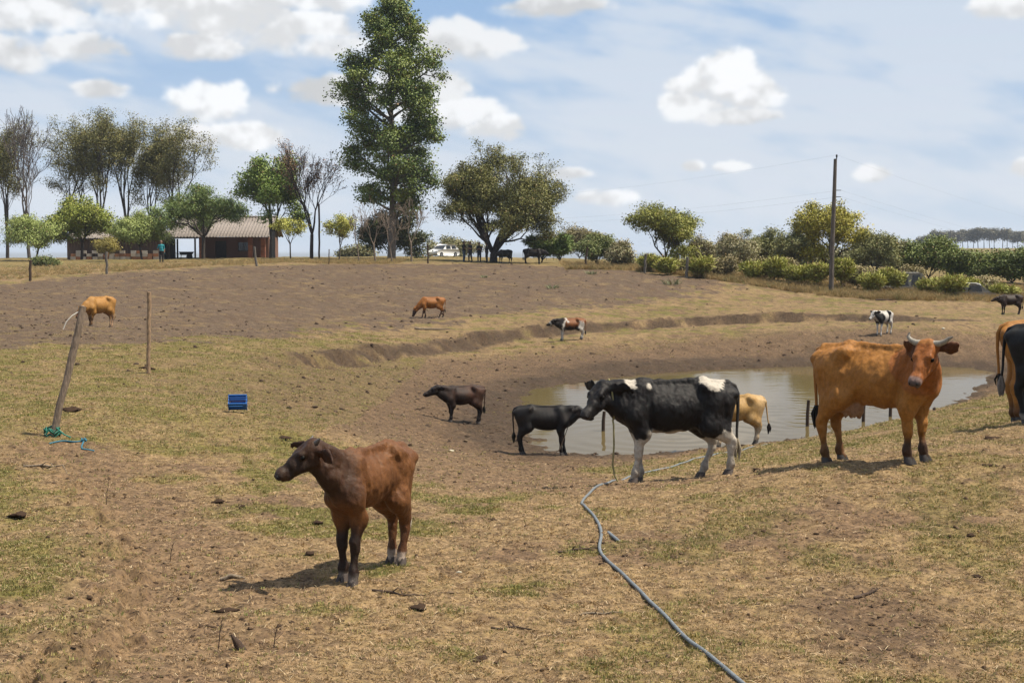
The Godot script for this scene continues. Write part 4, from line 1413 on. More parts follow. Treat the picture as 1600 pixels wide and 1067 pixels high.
func prism(profile: PackedVector2Array, half: float, taper := 1.0, ytop := 1.0, y0 := 0.0) -> ArrayMesh:
	# profile in x,y swept across z; above y0 the half width narrows towards taper at ytop
	var st := SurfaceTool.new()
	st.begin(Mesh.PRIMITIVE_TRIANGLES)
	var w := func(p: Vector2) -> float:
		return half * lerpf(1.0, taper, clampf((p.y - y0) / (ytop - y0), 0.0, 1.0))
	var tr := Geometry2D.triangulate_polygon(profile)
	for s in [-1.0, 1.0]:
		for i in range(0, tr.size(), 3):
			var o := [0, 1, 2] if s > 0 else [0, 2, 1]
			for e in o:
				var p := profile[tr[i + e]]
				st.add_vertex(Vector3(p.x, p.y, s * w.call(p)))
	var n := profile.size()
	for i in n:
		var a := profile[i]
		var b := profile[(i + 1) % n]
		var q := [Vector3(a.x, a.y, -w.call(a)), Vector3(b.x, b.y, -w.call(b)), Vector3(b.x, b.y, w.call(b)), Vector3(a.x, a.y, w.call(a))]
		for e in [0, 1, 2, 0, 2, 3]: st.add_vertex(q[e])
	st.generate_normals()
	return st.commit()

func disc(r: float, w: float, seg := 20) -> CylinderMesh:
	var c := CylinderMesh.new()
	c.top_radius = r; c.bottom_radius = r; c.height = w; c.radial_segments = seg
	return c

func lump_mesh(rng: RandomNumberGenerator, flat: float) -> ArrayMesh:
	var s := SphereMesh.new()
	s.radius = 0.5; s.height = 1.0; s.radial_segments = 9; s.rings = 5
	var a := s.get_mesh_arrays()
	var v: PackedVector3Array = a[Mesh.ARRAY_VERTEX]
	var nn := FastNoiseLite.new()
	nn.seed = rng.randi(); nn.frequency = 1.4
	var col := PackedColorArray()
	for i in v.size():
		var p := v[i]
		p *= 1.0 + 0.9 * nn.get_noise_3dv(p * 1.8) + 0.9 * nn.get_noise_3dv(p * 4.0 + Vector3(9, 3, 1))
		p.y = maxf(p.y * flat, -0.12)
		v[i] = p
		col.append(Color.WHITE)
	var st := SurfaceTool.new()
	var m := arrays_mesh(v, a[Mesh.ARRAY_INDEX], a[Mesh.ARRAY_NORMAL], col)
	st.create_from(m, 0)
	st.deindex()
	st.generate_normals()
	return st.commit()

func car(called: String, label: String, at: Vector3, turn: float, kind: String, paint: Material) -> void:
	var root := thing(called, label, "car" if kind == "car" else "van", at, turn, "vehicles beyond the fence")
	var L := 3.9 if kind == "car" else 4.3
	var hw := 0.82
	var body: PackedVector2Array
	var glass: PackedVector2Array
	var roof := 1.45
	var sill := 0.88
	if kind == "car":
		body = PackedVector2Array([Vector2(-1.95, 0.35), Vector2(-1.97, 0.62), Vector2(-1.88, 0.9), Vector2(0.75, 0.92), Vector2(1.75, 0.78), Vector2(1.95, 0.6), Vector2(1.93, 0.33), Vector2(1.6, 0.22), Vector2(-1.6, 0.22)])
		glass = PackedVector2Array([Vector2(-1.86, 0.9), Vector2(-1.5, 1.38), Vector2(-1.2, 1.45), Vector2(-0.1, 1.46), Vector2(0.15, 1.4), Vector2(0.85, 0.92)])
	else:
		roof = 1.92
		sill = 1.0
		body = PackedVector2Array([Vector2(-2.1, 0.35), Vector2(-2.13, 0.7), Vector2(-2.1, 1.0), Vector2(1.75, 1.0), Vector2(2.1, 0.9), Vector2(2.15, 0.4), Vector2(1.8, 0.24), Vector2(-1.8, 0.24)])
		glass = PackedVector2Array([Vector2(-2.09, 1.0), Vector2(-2.02, 1.8), Vector2(-1.85, 1.92), Vector2(1.1, 1.92), Vector2(1.3, 1.84), Vector2(1.85, 1.0)])
	part("body", prism(body, hw, 0.96, sill, 0.5), paint, root)
	part("cabin", prism(glass, hw * 0.955, 0.80 if kind == "car" else 0.9, roof, sill), paint, root)
	# side panes, rear and front screens stand a little proud of the cabin
	var panes := [[-1.45, -0.62], [-0.52, 0.35]] if kind == "car" else [[-1.85, -0.7], [-0.58, 0.45], [0.57, 1.25]]
	for s in [-1.0, 1.0]:
		for p in panes:
			var y0 := sill + 0.06
			var y1 := roof - 0.14
			var tp := 0.80 if kind == "car" else 0.9
			var z0: float = hw * 0.955 * lerpf(1.0, tp, (y0 - sill) / (roof - sill)) + 0.006
			var z1: float = hw * 0.955 * lerpf(1.0, tp, (y1 - sill) / (roof - sill)) + 0.006
			var st := SurfaceTool.new()
			st.begin(Mesh.PRIMITIVE_TRIANGLES)
			var q := [Vector3(p[0], y0, s * z0), Vector3(p[0] + 0.1, y1, s * z1), Vector3(p[1] - 0.12, y1, s * z1), Vector3(p[1], y0, s * z0)]
			for e in [0, 1, 2, 0, 2, 3]: st.add_vertex(q[e])
			st.generate_normals()
			part("side_window", st.commit(), M.glass, root)
	for e in [[0, 1, -1.0], [glass.size() - 1, glass.size() - 2, 1.0]]:
		var a: Vector2 = glass[e[0]].lerp(glass[e[1]], 0.12)
		var b: Vector2 = glass[e[0]].lerp(glass[e[1]], 0.88)
		var nrm := Vector2(e[2] * absf(b.y - a.y), absf(b.x - a.x)).normalized() * 0.008
		var st := SurfaceTool.new()
		st.begin(Mesh.PRIMITIVE_TRIANGLES)
		var za := hw * 0.86
		var zb := hw * (0.70 if kind == "car" else 0.80)
		var q := [Vector3(a.x + nrm.x, a.y + nrm.y, -za), Vector3(b.x + nrm.x, b.y + nrm.y, -zb), Vector3(b.x + nrm.x, b.y + nrm.y, zb), Vector3(a.x + nrm.x, a.y + nrm.y, za)]
		for i in [0, 1, 2, 0, 2, 3]: st.add_vertex(q[i])
		st.generate_normals()
		part("rear_window" if e[2] < 0 else "windscreen", st.commit(), M.glass, root)
	for sx in [-1.0, 1.0]:
		for sz in [-1.0, 1.0]:
			var w := Node3D.new()
			w.name = "wheel"
			root.add_child(w, true)
			w.position = Vector3(sx * L * 0.31, 0.3, sz * (hw - 0.08))
			w.rotation.x = PI / 2
			part("tyre", disc(0.3, 0.2), M.rubber, w)
			var rim := part("rim", disc(0.18, 0.21), M.chrome, w)
			rim.position.y = 0.0
	for s in [-1.0, 1.0]:
		var l := part("tail_lamp", box_mesh(Vector3(0.05, 0.16, 0.2)), M.red_lamp, root)
		l.position = Vector3(-L * 0.5 + 0.02, 0.74, s * (hw - 0.14))
		var h := part("headlight", box_mesh(Vector3(0.05, 0.14, 0.24)), M.chrome, root)
		h.position = Vector3(L * 0.5 - 0.08, 0.64, s * (hw - 0.16))
	var bp := part("bumper", box_mesh(Vector3(0.12, 0.16, hw * 1.9)), M.rubber, root)
	bp.position = Vector3(-L * 0.5, 0.42, 0)

func corrugated(w: float, run: float, rise: float, pitch := 0.24, amp := 0.035) -> ArrayMesh:
	# a sheet: x across the waves, falls from y = rise at z = 0 to 0 at z = run; with thickness
	var v := PackedVector3Array()
	var ix := PackedInt32Array()
	var n := int(w / pitch * 6.0)
	for i in n + 1:
		var x := w * i / n - w * 0.5
		var y := sin(x / pitch * TAU) * amp
		for t in [0.0, 0.03]:
			v.append(Vector3(x, rise + y - t, 0)); v.append(Vector3(x, y - t, run))
	for i in n:
		var a := i * 4
		ix.append_array([a, a + 4, a + 1, a + 1, a + 4, a + 5, a + 2, a + 3, a + 6, a + 3, a + 7, a + 6, a + 1, a + 5, a + 3, a + 3, a + 5, a + 7, a, a + 2, a + 4, a + 2, a + 6, a + 4])
	var st := SurfaceTool.new()
	st.create_from(arrays_mesh(v, ix), 0)
	st.generate_normals()
	return st.commit()

func colored_box(s: Vector3, c: Color) -> ArrayMesh:
	var a := box_mesh(s).get_mesh_arrays()
	var col := PackedColorArray()
	col.resize(a[Mesh.ARRAY_VERTEX].size())
	col.fill(c)
	a[Mesh.ARRAY_COLOR] = col
	var m := ArrayMesh.new()
	m.add_surface_from_arrays(Mesh.PRIMITIVE_TRIANGLES, a)
	return m

func buildings() -> void:
	var rng := RandomNumberGenerator.new()
	rng.seed = 61
	var z := -150.0
	var gy := height(-38.0, z, false) - 0.12
	# plank shed
	var x0 := -46.9
	var x1 := -36.4
	var shed := thing("plank_shed", "long low dark plank shed with tin roof behind the garden trees", "shed", Vector3((x0 + x1) * 0.5, gy, z))
	var W := x1 - x0
	var variants := []
	for i in 6: variants.append(colored_box(Vector3(0.30, 2.3, 0.05), Color(0.17, 0.11, 0.078) * rng.randf_range(0.6, 1.5)))
	var n := int(W / 0.32)
	for i in n:
		var p := part("plank", variants[rng.randi() % 6], M.plank, shed)
		p.position = Vector3(-W * 0.5 + 0.16 + i * 0.32, 1.2 + rng.randf_range(-0.03, 0.03), rng.randf_range(-0.012, 0.012))
	for s in [-1.0, 1.0]:
		var e := part("end_wall", box_mesh(Vector3(0.06, 2.3, 4.0)), M.twig, shed)
		e.position = Vector3(s * (W * 0.5 - 0.04), 1.2, -2.06)
	var bw := part("back_wall", box_mesh(Vector3(W - 0.2, 2.3, 0.06)), M.twig, shed)
	bw.position = Vector3(0, 1.2, -4.1)
	var rf := part("roof", corrugated(W + 0.8, 5.2, 0.9), M.roof, shed)
	rf.position = Vector3(0, 2.38, -4.6)
	# stacked pale and orange blocks along its foot
	var pile := thing("block_pile", "low row of pale and orange blocks along the shed foot", "blocks", Vector3((x0 + x1) * 0.5, gy + 0.1, z + 0.55))
	var bv := []
	for c in [Color(0.62, 0.57, 0.5), Color(0.55, 0.48, 0.4), Color(0.45, 0.19, 0.09), Color(0.66, 0.62, 0.57), Color(0.4, 0.2, 0.11)]: bv.append(colored_box(Vector3(0.52, 0.32, 0.3), c))
	var bx := -W * 0.5 + 0.8
	while bx < W * 0.5 - 0.2:
		for r in 3:
			if r > 0 and rng.randf() < 0.3 * r: continue
			var b := part("block", bv[rng.randi() % 5], M.brick, pile)
			b.position = Vector3(bx + rng.randf_range(-0.04, 0.04), 0.17 + r * 0.325, rng.randf_range(-0.05, 0.05))
			b.rotation.y = rng.randf_range(-0.1, 0.1)
		bx += 0.58
	# brick house with a porch pier each side
	var hx0 := -32.9
	var hx1 := -25.9
	var house := thing("brick_house", "brick farmhouse with grey corrugated roof beside the tall green tree", "house", Vector3((hx0 + hx1) * 0.5, gy, z))
	var HW := hx1 - hx0
	var wallc := Color(0.25, 0.125, 0.08)
	# walls leave real openings for a window and a door
	for s in [[-HW * 0.5, -2.2, 0.0, 2.5], [-2.2, -1.0, 1.55, 2.5], [-1.0, 0.2, 0.0, 2.5], [0.2, 1.5, 0.0, 1.0], [0.2, 1.5, 1.95, 2.5], [1.5, HW * 0.5, 0.0, 2.5]]:
		if s[0] == -2.2: s[2] = 2.1
		var w := part("wall", colored_box(Vector3(s[1] - s[0], s[3] - s[2], 0.2), wallc), M.brick, house)
		w.position = Vector3((s[0] + s[1]) * 0.5, (s[2] + s[3]) * 0.5, -1.6)
	for s in [-1.0, 1.0]:
		var w := part("wall", colored_box(Vector3(0.2, 2.5, 6.0), wallc), M.brick, house)
		w.position = Vector3(s * (HW * 0.5 - 0.1), 1.25, -4.72)
		var g := part("gable", prism(PackedVector2Array([Vector2(0, 0), Vector2(3.1, 1.75), Vector2(6.2, 0)]), 0.09), M.twig, house)
		g.rotation.y = PI / 2
		g.position = Vector3(s * (HW * 0.5 - 0.1), 2.51, -1.6)
	var bk := part("wall", colored_box(Vector3(HW - 0.44, 2.5, 0.2), wallc), M.brick, house)
	bk.position = Vector3(0, 1.25, -7.62)
	var door := part("door", colored_box(Vector3(1.14, 2.06, 0.06), Color(0.06, 0.04, 0.03)), M.plank, house)
	door.position = Vector3(-1.6, 1.04, -1.66)
	var win := part("window", box_mesh(Vector3(1.3, 0.95, 0.03)), M.glass, house)
	win.position = Vector3(0.85, 1.47, -1.66)
	for q in [[0.85, 1.97, 1.3, 0.07], [0.85, 1.03, 1.3, 0.07], [0.24, 1.5, 0.07, 0.9], [1.46, 1.5, 0.07, 0.9], [0.85, 1.5, 0.05, 0.88]]:
		var f := part("frame", colored_box(Vector3(q[2], q[3], 0.07), Color(0.12, 0.09, 0.07)), M.plank, win)
		f.position = Vector3(q[0], q[1], -1.6) - win.position
	for x in [-HW * 0.5 + 0.25, HW * 0.5 - 0.25, 1.9]:
		var p := part("pier", colored_box(Vector3(0.42, 2.45, 0.42), Color(0.36, 0.13, 0.065)), M.brick, house)
		p.position = Vector3(x, 1.22, 0.35)
		for r in 12:
			var j := part("course", colored_box(Vector3(0.44, 0.14, 0.44), Color(0.37, 0.13, 0.06) * rng.randf_range(0.75, 1.25)), M.brick, p)
			j.position.y = -1.1 + r * 0.2
	var roof := part("roof", corrugated(HW + 3.6, 4.9, 2.15, 0.34, 0.05), M.roof, house)
	roof.position = Vector3(-1.3, 2.5, -4.1)
	var roof2 := part("roof", corrugated(HW + 3.6, 4.2, 2.05, 0.34, 0.05), M.roof, house)
	roof2.position = Vector3(-1.3, 2.6, -4.14)
	roof2.rotation.y = PI
	var lap := part("ridge_cap", tube_mesh([Vector3(-HW * 0.5 - 3.1, 4.72, -4.12), Vector3(HW * 0.5 + 0.5, 4.72, -4.12)], [0.1, 0.1], 8), M.roof, house)
	lap.position = Vector3.ZERO
	# open carport between them
	var cp := thing("carport", "open tin carport on posts between shed and brick house", "carport", Vector3(-34.6, gy, z))
	for x in [-1.5, 1.25]:
		for q in [0.2, -3.6]:
			var p := part("post", colored_box(Vector3(0.16, 2.32, 0.16), Color(0.08, 0.055, 0.04)), M.plank, cp)
			p.position = Vector3(x, 1.16, q)
	var cr := part("roof", corrugated(3.6, 4.9, 0.25), M.roof, cp)
	cr.position = Vector3(-0.15, 2.36, -4.2)
	# dark object of unclear kind in the carport, shaped like a small cart
	var hc := thing("dark_object", "unclear dark object shaped like a small cart in the open carport", "cart", Vector3(-34.5, gy + 0.1, z - 0.6), 0.2)
	part("tray", prism(PackedVector2Array([Vector2(-0.75, 0.85), Vector2(-0.55, 0.5), Vector2(0.6, 0.5), Vector2(0.85, 0.85)]), 0.4), M.dark, hc)
	for s in [-1.0, 1.0]:
		var w := part("wheel", disc(0.32, 0.08), M.rubber, hc)
		w.position = Vector3(0.35, 0.32, s * 0.42)
		w.rotation.x = PI / 2
		part("handle", tube_mesh([Vector3(-0.6, 0.55, s * 0.3), Vector3(-1.2, 0.75, s * 0.3)], [0.03, 0.025], 6), M.dark, hc)
		part("leg", tube_mesh([Vector3(-0.5, 0.52, s * 0.3), Vector3(-0.55, 0.0, s * 0.32)], [0.03, 0.025], 6), M.dark, hc)

func post(called: String, label: String, x: float, z: float, h: float, r: float, lean: Vector2, m: Material, group := "", square := false) -> Node3D:
	var y := height(x, z)
	var pts := []
	var rad := []
	for i in 7:
		var t := i / 6.0
		pts.append(Vector3(lean.x * t, -0.25 + (h + 0.25) * t, lean.y * t) + Vector3(n_mid.get_noise_2d(x * 9.0 + t * 3.0, 4.0), 0, n_mid.get_noise_2d(z * 9.0, t * 3.0)) * r * 0.7)
		rad.append(r * (1.0 + 0.12 * n_fine.get_noise_2d(t * 20.0, x)))
	return solo(called, tube_mesh(pts, rad, 5 if square else 9), m, label, "post", Vector3(x, y, z), 0.0, group)

func path_on_ground(way: Array, r: float, step := 0.1, lift := 0.0) -> Array:
	var c := Curve3D.new()
	for i in way.size():
		var a: Vector2 = way[maxi(i - 1, 0)]
		var b: Vector2 = way[mini(i + 1, way.size() - 1)]
		var t := (b - a) * 0.17
		c.add_point(Vector3(way[i].x, 0, way[i].y), Vector3(-t.x, 0, -t.y), Vector3(t.x, 0, t.y))
	var l := c.get_baked_length()
	var out := []
	var k := 0.0
	while k <= l:
		var p := c.sample_baked(k, true)
		p.y = height(p.x, p.z) + r * 0.8 + lift
		out.append(p)
		k += step
	# the pipe is stiff: take out the small bumps
	for pass_ in 12:
		for i in range(1, out.size() - 1): out[i].y = maxf(out[i].y, (out[i - 1].y + out[i + 1].y) * 0.5) if pass_ == 0 else (out[i - 1].y + out[i].y * 2.0 + out[i + 1].y) * 0.25
	return out

func same(n: int, r: float) -> Array:
	var a := []
	a.resize(n)
	a.fill(r)
	return a

func twig(label: String, x: float, z: float, l: float, r: float, turn: float, m: Material, category := "stick", forks := 2, called := "fallen_stick") -> void:
	var rng := RandomNumberGenerator.new()
	rng.seed = int(x * 91.0) + int(z * 37.0)
	var pts := []
	for i in 6:
		var t := i / 5.0 - 0.5
		var p := Vector2(x + cos(turn) * t * l, z + sin(turn) * t * l)
		pts.append(Vector3(p.x, height(p.x, p.y) + r * 0.7 + rng.randf() * r * 0.6, p.y) + Vector3(rng.randfn(), 0, rng.randfn()) * l * 0.015)
	var rad := [r * 0.8, r, r * 0.9, r * 0.8, r * 0.6, r * 0.3]
	var t := tube(pts, rad, 6)
	for f in forks:
		var b: Vector3 = pts[2 + f]
		var e := b + Vector3(rng.randf_range(-1, 1), 0.25, rng.randf_range(-1, 1)) * l * 0.25
		t = tube([b, b.lerp(e, 0.5) + Vector3(0, 0.02, 0), e], [r * 0.5, r * 0.4, r * 0.15], 4, t[0], t[1], t[2])
	solo(called, arrays_mesh(t[0], t[2], t[1]), m, label, category)

# ---------------------------------------------------------------- ground cover
func tuft_mesh(rng: RandomNumberGenerator, blades: int, h: float, w: float, spread: float, lean: float) -> ArrayMesh:
	var v := PackedVector3Array()
	var nr := PackedVector3Array()
	var ix := PackedInt32Array()
	var col := PackedColorArray()
	for i in blades:
		var a := rng.randf() * TAU
		var p := Vector3(cos(a), 0, sin(a)) * spread * sqrt(rng.randf())
		var d := (Vector3(cos(a), 0, sin(a)) * lean * rng.randf() + Vector3(rng.randfn() * 0.2, 1, rng.randfn() * 0.2)).normalized()
		var l := h * rng.randf_range(0.5, 1.2)
		var s := d.cross(Vector3(rng.randfn(), rng.randfn(), rng.randfn())).normalized() * w
		var mid := p + d * l * 0.55
		var tip := p + d * l + Vector3(cos(a), -0.2, sin(a)) * lean * l * 0.35
		var b := v.size()
		v.append(p - s - Vector3(0, 0.006, 0)); v.append(p + s - Vector3(0, 0.006, 0)); v.append(mid + s * 0.8); v.append(mid - s * 0.8); v.append(tip)
		var n := d.cross(s).normalized()
		if n.y < 0.0: n = -n
		var c := Color.WHITE * rng.randf_range(0.75, 1.2)
		for e in 5:
			nr.append(n); col.append(c)
		var flip := (v[b + 2] - v[b]).cross(v[b + 1] - v[b]).dot(n) < 0.0
		ix.append_array([b, b + 2, b + 1, b, b + 3, b + 2, b + 3, b + 4, b + 2] if flip else [b, b + 1, b + 2, b, b + 2, b + 3, b + 3, b + 2, b + 4])
	return arrays_mesh(v, ix, nr, col)

func scatter(called: String, label: String, mesh: Mesh, m: Material, xf: Array, cols: PackedColorArray) -> void:
	var mm := MultiMesh.new()
	mm.transform_format = MultiMesh.TRANSFORM_3D
	mm.use_colors = true
	mm.mesh = mesh
	mm.instance_count = xf.size()
	for i in xf.size():
		mm.set_instance_transform(i, xf[i])
		mm.set_instance_color(i, cols[i])
	var o := MultiMeshInstance3D.new()
	o.name = numbered(called)
	o.multimesh = mm
	o.material_override = m
	add_child(o)
	tag(o, label, "grass" if called.contains("grass") else ("straw" if called.contains("straw") else "soil clods"), "", "stuff")

func stuff() -> void:
	var rng := RandomNumberGenerator.new()
	rng.seed = 2024
	var gx := []; var gc := PackedColorArray()
	var dx := []; var dc := PackedColorArray()
	var sx := []; var sc := PackedColorArray()
	var cx := []; var cc := PackedColorArray()
	for i in 300000:
		# even on the ground near by, thinner with distance
		var t := rng.randf()
		var d := 6.4 * exp(t * log(58.0 / 6.4))
		var x := rng.randf_range(-0.44, 0.44) * d
		var z := -d
		var c := cover(x, z)
		if c.z > 0.5 and rng.randf() < 0.9 or (z < -26.0 and pond_s(x, z) < 0.4): continue
		var r := rng.randf()
		var grow := 1.0 + d * 0.028
		if r < 0.42:
			if rng.randf() > 0.05 + c.y * 0.9: continue
			if c.w > 0.4 and rng.randf() < 0.9: continue
			var s := rng.randf_range(0.55, 1.2) * grow
			gx.append(Transform3D(Basis(Vector3.UP, rng.randf() * TAU).scaled(Vector3(s, s * rng.randf_range(0.6, 1.3), s)), Vector3(x, height(x, z) + 0.002, z)))
			gc.append(Color(0.15, 0.165, 0.04).lerp(Color(0.32, 0.265, 0.095), rng.randf()) * rng.randf_range(0.85, 1.25))
		elif r < 0.72:
			if rng.randf() < c.x * 0.82 or (c.w > 0.4 and rng.randf() < 0.9): continue
			var s := rng.randf_range(0.5, 1.1) * grow
			dx.append(Transform3D(Basis(Vector3.UP, rng.randf() * TAU).scaled(Vector3(s, s * rng.randf_range(0.5, 1.1), s)), Vector3(x, height(x, z) + 0.002, z)))
			dc.append(Color(0.42, 0.285, 0.155).lerp(Color(0.28, 0.19, 0.1), rng.randf()) * rng.randf_range(0.85, 1.15))
		elif r < 0.83:
			var s := rng.randf_range(0.2, 0.62) * minf(grow, 1.4)
			if d > 26.0 or rng.randf() < 0.66: continue
			sx.append(Transform3D(Basis(Vector3.UP, rng.randf() * TAU) * Basis(Vector3.RIGHT, rng.randf_range(-0.15, 0.15)) * Basis.from_scale(Vector3(s, 1, s)), Vector3(x, height(x, z) + 0.012, z)))
			sc.append(Color(0.52, 0.41, 0.25).lerp(Color(0.30, 0.21, 0.12), rng.randf()))
		else:
			if rng.randf() > 0.04 + c.x * 0.3 + c.z * 0.4: continue
			var s := pow(rng.randf(), 3.2) * 0.026 + 0.006
			s *= 1.0 + d * 0.022
			cx.append(Transform3D(Basis(Vector3.UP, rng.randf() * TAU).scaled(Vector3(s * rng.randf_range(0.8, 1.5), s * rng.randf_range(0.7, 1.2), s)), Vector3(x, height(x, z) + s * 0.05, z)))
			cc.append(Color(0.19, 0.13, 0.085).lerp(Color(0.085, 0.058, 0.042), rng.randf()) if rng.randf() < 0.75 else Color(0.28, 0.2, 0.13))
	# clods and dung over the ploughed slope, the mud and the scarp
	for i in 15000:
		var d := 26.0 * exp(rng.randf() * log(118.0 / 26.0))
		var x := rng.randf_range(-0.42, 0.30) * d
		var z := -d
		var c := cover(x, z)
		if maxf(c.w, c.z) < 0.25 and rng.randf() < 0.8: continue
		if n_mid.get_noise_2d(x * 0.4 - 7.0, z * 0.25) < 0.08 and rng.randf() < 0.8: continue
		if pond_s(x, z) < 0.1: continue
		var s := pow(rng.randf(), 4.0) * 0.12 + 0.022
		s *= 0.5 + d * 0.007
		cx.append(Transform3D(Basis(Vector3.UP, rng.randf() * TAU).scaled(Vector3(s * rng.randf_range(0.8, 1.4), s * rng.randf_range(0.6, 1.1), s)), Vector3(x, height(x, z) + s * 0.08, z)))
		cc.append(Color(0.135, 0.098, 0.074).lerp(Color(0.07, 0.05, 0.04), rng.randf()) if rng.randf() < 0.85 else Color(0.26, 0.2, 0.135))
	scatter("short_grass", "short green grass tufts over the grazed pasture", tuft_mesh(rng, 10, 0.017, 0.0022, 0.03, 1.6), M.straw, gx, gc)
	scatter("dry_grass", "short dry yellow grass over the grazed pasture", tuft_mesh(rng, 10, 0.012, 0.0022, 0.035, 2.2), M.straw, dx, dc)
	var sv := PackedVector3Array([Vector3(-0.06, 0, -0.0025), Vector3(0.0, 0.012, -0.003), Vector3(0.07, 0.004, -0.001), Vector3(0.07, 0.004, 0.001), Vector3(0.0, 0.012, 0.003), Vector3(-0.06, 0, 0.0025)])
	var sn := PackedVector3Array(); sn.resize(6); sn.fill(Vector3.UP)
	var sw := PackedColorArray(); sw.resize(6); sw.fill(Color.WHITE)
	scatter("straw_litter", "pale straw bits lying on the pasture", arrays_mesh(sv, PackedInt32Array([0, 4, 5, 0, 1, 4, 1, 3, 4, 1, 2, 3]), sn, sw), M.straw, sx, sc)
	var words := ["rounded", "jagged", "flattish"]
	for q in 3:
		var px := []
		var pc := PackedColorArray()
		for i in range(q, cx.size(), 3):
			px.append(cx[i]); pc.append(cc[i])
		scatter("soil_clods", "loose %s brown soil clods and dung crumbs" % words[q], lump_mesh(rng, [0.95, 0.8, 0.6][q]), M.clod, px, pc)
	# tall golden grass along the fence line, at the crest and below the thicket
	var tx := []; var tc := PackedColorArray()
	for i in 26000:
		var x: float
		var z: float
		if i % 5 < 2:
			x = rng.randf_range(-52, -9)
			z = lerpf(-94.0, -112.0, smoothstep(-36.0, -16.0, x)) - rng.randf() * rng.randf() * 26.0
		else:
			x = rng.randf_range(4, 44)
			z = -lerpf(106.0, 84.0, smoothstep(5.0, 24.0, x)) - rng.randf() * rng.randf() * 22.0 + 3.0
			if z > -82.0: continue
		if n_mid.get_noise_2d(x * 0.3, z * 0.3) < -0.12 and rng.randf() < 0.8: continue
		var s := rng.randf_range(0.35, 1.0) * (0.85 if i % 5 >= 2 else 0.5)
		tx.append(Transform3D(Basis(Vector3.UP, rng.randf() * TAU).scaled(Vector3(s, s * rng.randf_range(0.5, 1.1), s)), Vector3(x, height(x, z), z)))
		tc.append(Color(0.43, 0.30, 0.125).lerp(Color(0.26, 0.19, 0.085), rng.randf()) if rng.randf() < 0.85 else Color(0.17, 0.17, 0.06))
	scatter("tall_dry_grass", "tall golden dry grass along the fence line", tuft_mesh(rng, 16, 0.62, 0.012, 0.22, 0.7), M.straw, tx, tc)
	# thistle-grey weeds on the ploughed slope
	for w in [[9.9, -88.0, 0.9, "grey green weed clump at the right edge of the ploughed slope"], [2.4, -84.5, 0.55, "small grey green weed in the middle of the ploughed slope"], [5.4, -97.0, 0.6, "small weed below the dark corner bush"], [-1.8, -93.0, 0.35, "tiny weed below the shade tree"]]:
		var t := tuft_mesh(rng, 60, w[2] * 0.55, 0.02, w[2] * 0.6, 1.2)
		var m := M.straw.duplicate() as StandardMaterial3D
		m.albedo_color = lin(0.21, 0.22, 0.12)
		solo("field_weed", t, m, w[3], "weed", ground(w[0], w[1]), 0.0, "weeds on the ploughed slope")

func water() -> void:
	var v := PackedVector3Array()
	var ix := PackedInt32Array()
	var nr := PackedVector3Array()
	var x0 := -1.5; var x1 := 18.5; var z0 := -53.0; var z1 := -26.5
	var nx := 240; var nz := 330
	var ring := FastNoiseLite.new()
	ring.seed = 90; ring.frequency = 0.35; ring.fractal_octaves = 2
	var f := func(x: float, z: float) -> float:
		var w := ring.get_noise_2d(x * 1.2, z * 2.6)
		var h := 0.0010 * w + 0.0007 * ring.get_noise_2d(x * 5.0 + 40.0, z * 9.0)
		# rings spreading from where the calf drinks and from the stakes
		for s in [[3.6, -31.5, 6.0], [7.3, -34.6, 2.5]]:
			var r := Vector2(x - s[0], z - s[1]).length()
			h += 0.0022 * sin(r * 9.5) * exp(-r / s[2]) * smoothstep(0.0, 0.6, r)
		return h
	for j in nz + 1:
		for i in nx + 1:
			var x := lerpf(x0, x1, float(i) / nx)
			var z := lerpf(z0, z1, float(j) / nz)
			var h: float = f.call(x, z)
			v.append(Vector3(x, POND_Y + h, z))
			nr.append(Vector3(h - f.call(x + 0.03, z), 0.03, h - f.call(x, z + 0.03)).normalized())
	for j in nz:
		for i in nx:
			var a := j * (nx + 1) + i
			ix.append_array([a, a + 1, a + nx + 1, a + 1, a + nx + 2, a + nx + 1])
	var o := part("pond_water", arrays_mesh(v, ix, nr), M.water, self)
	tag(o, "murky green brown pond water", "", "", "structure")

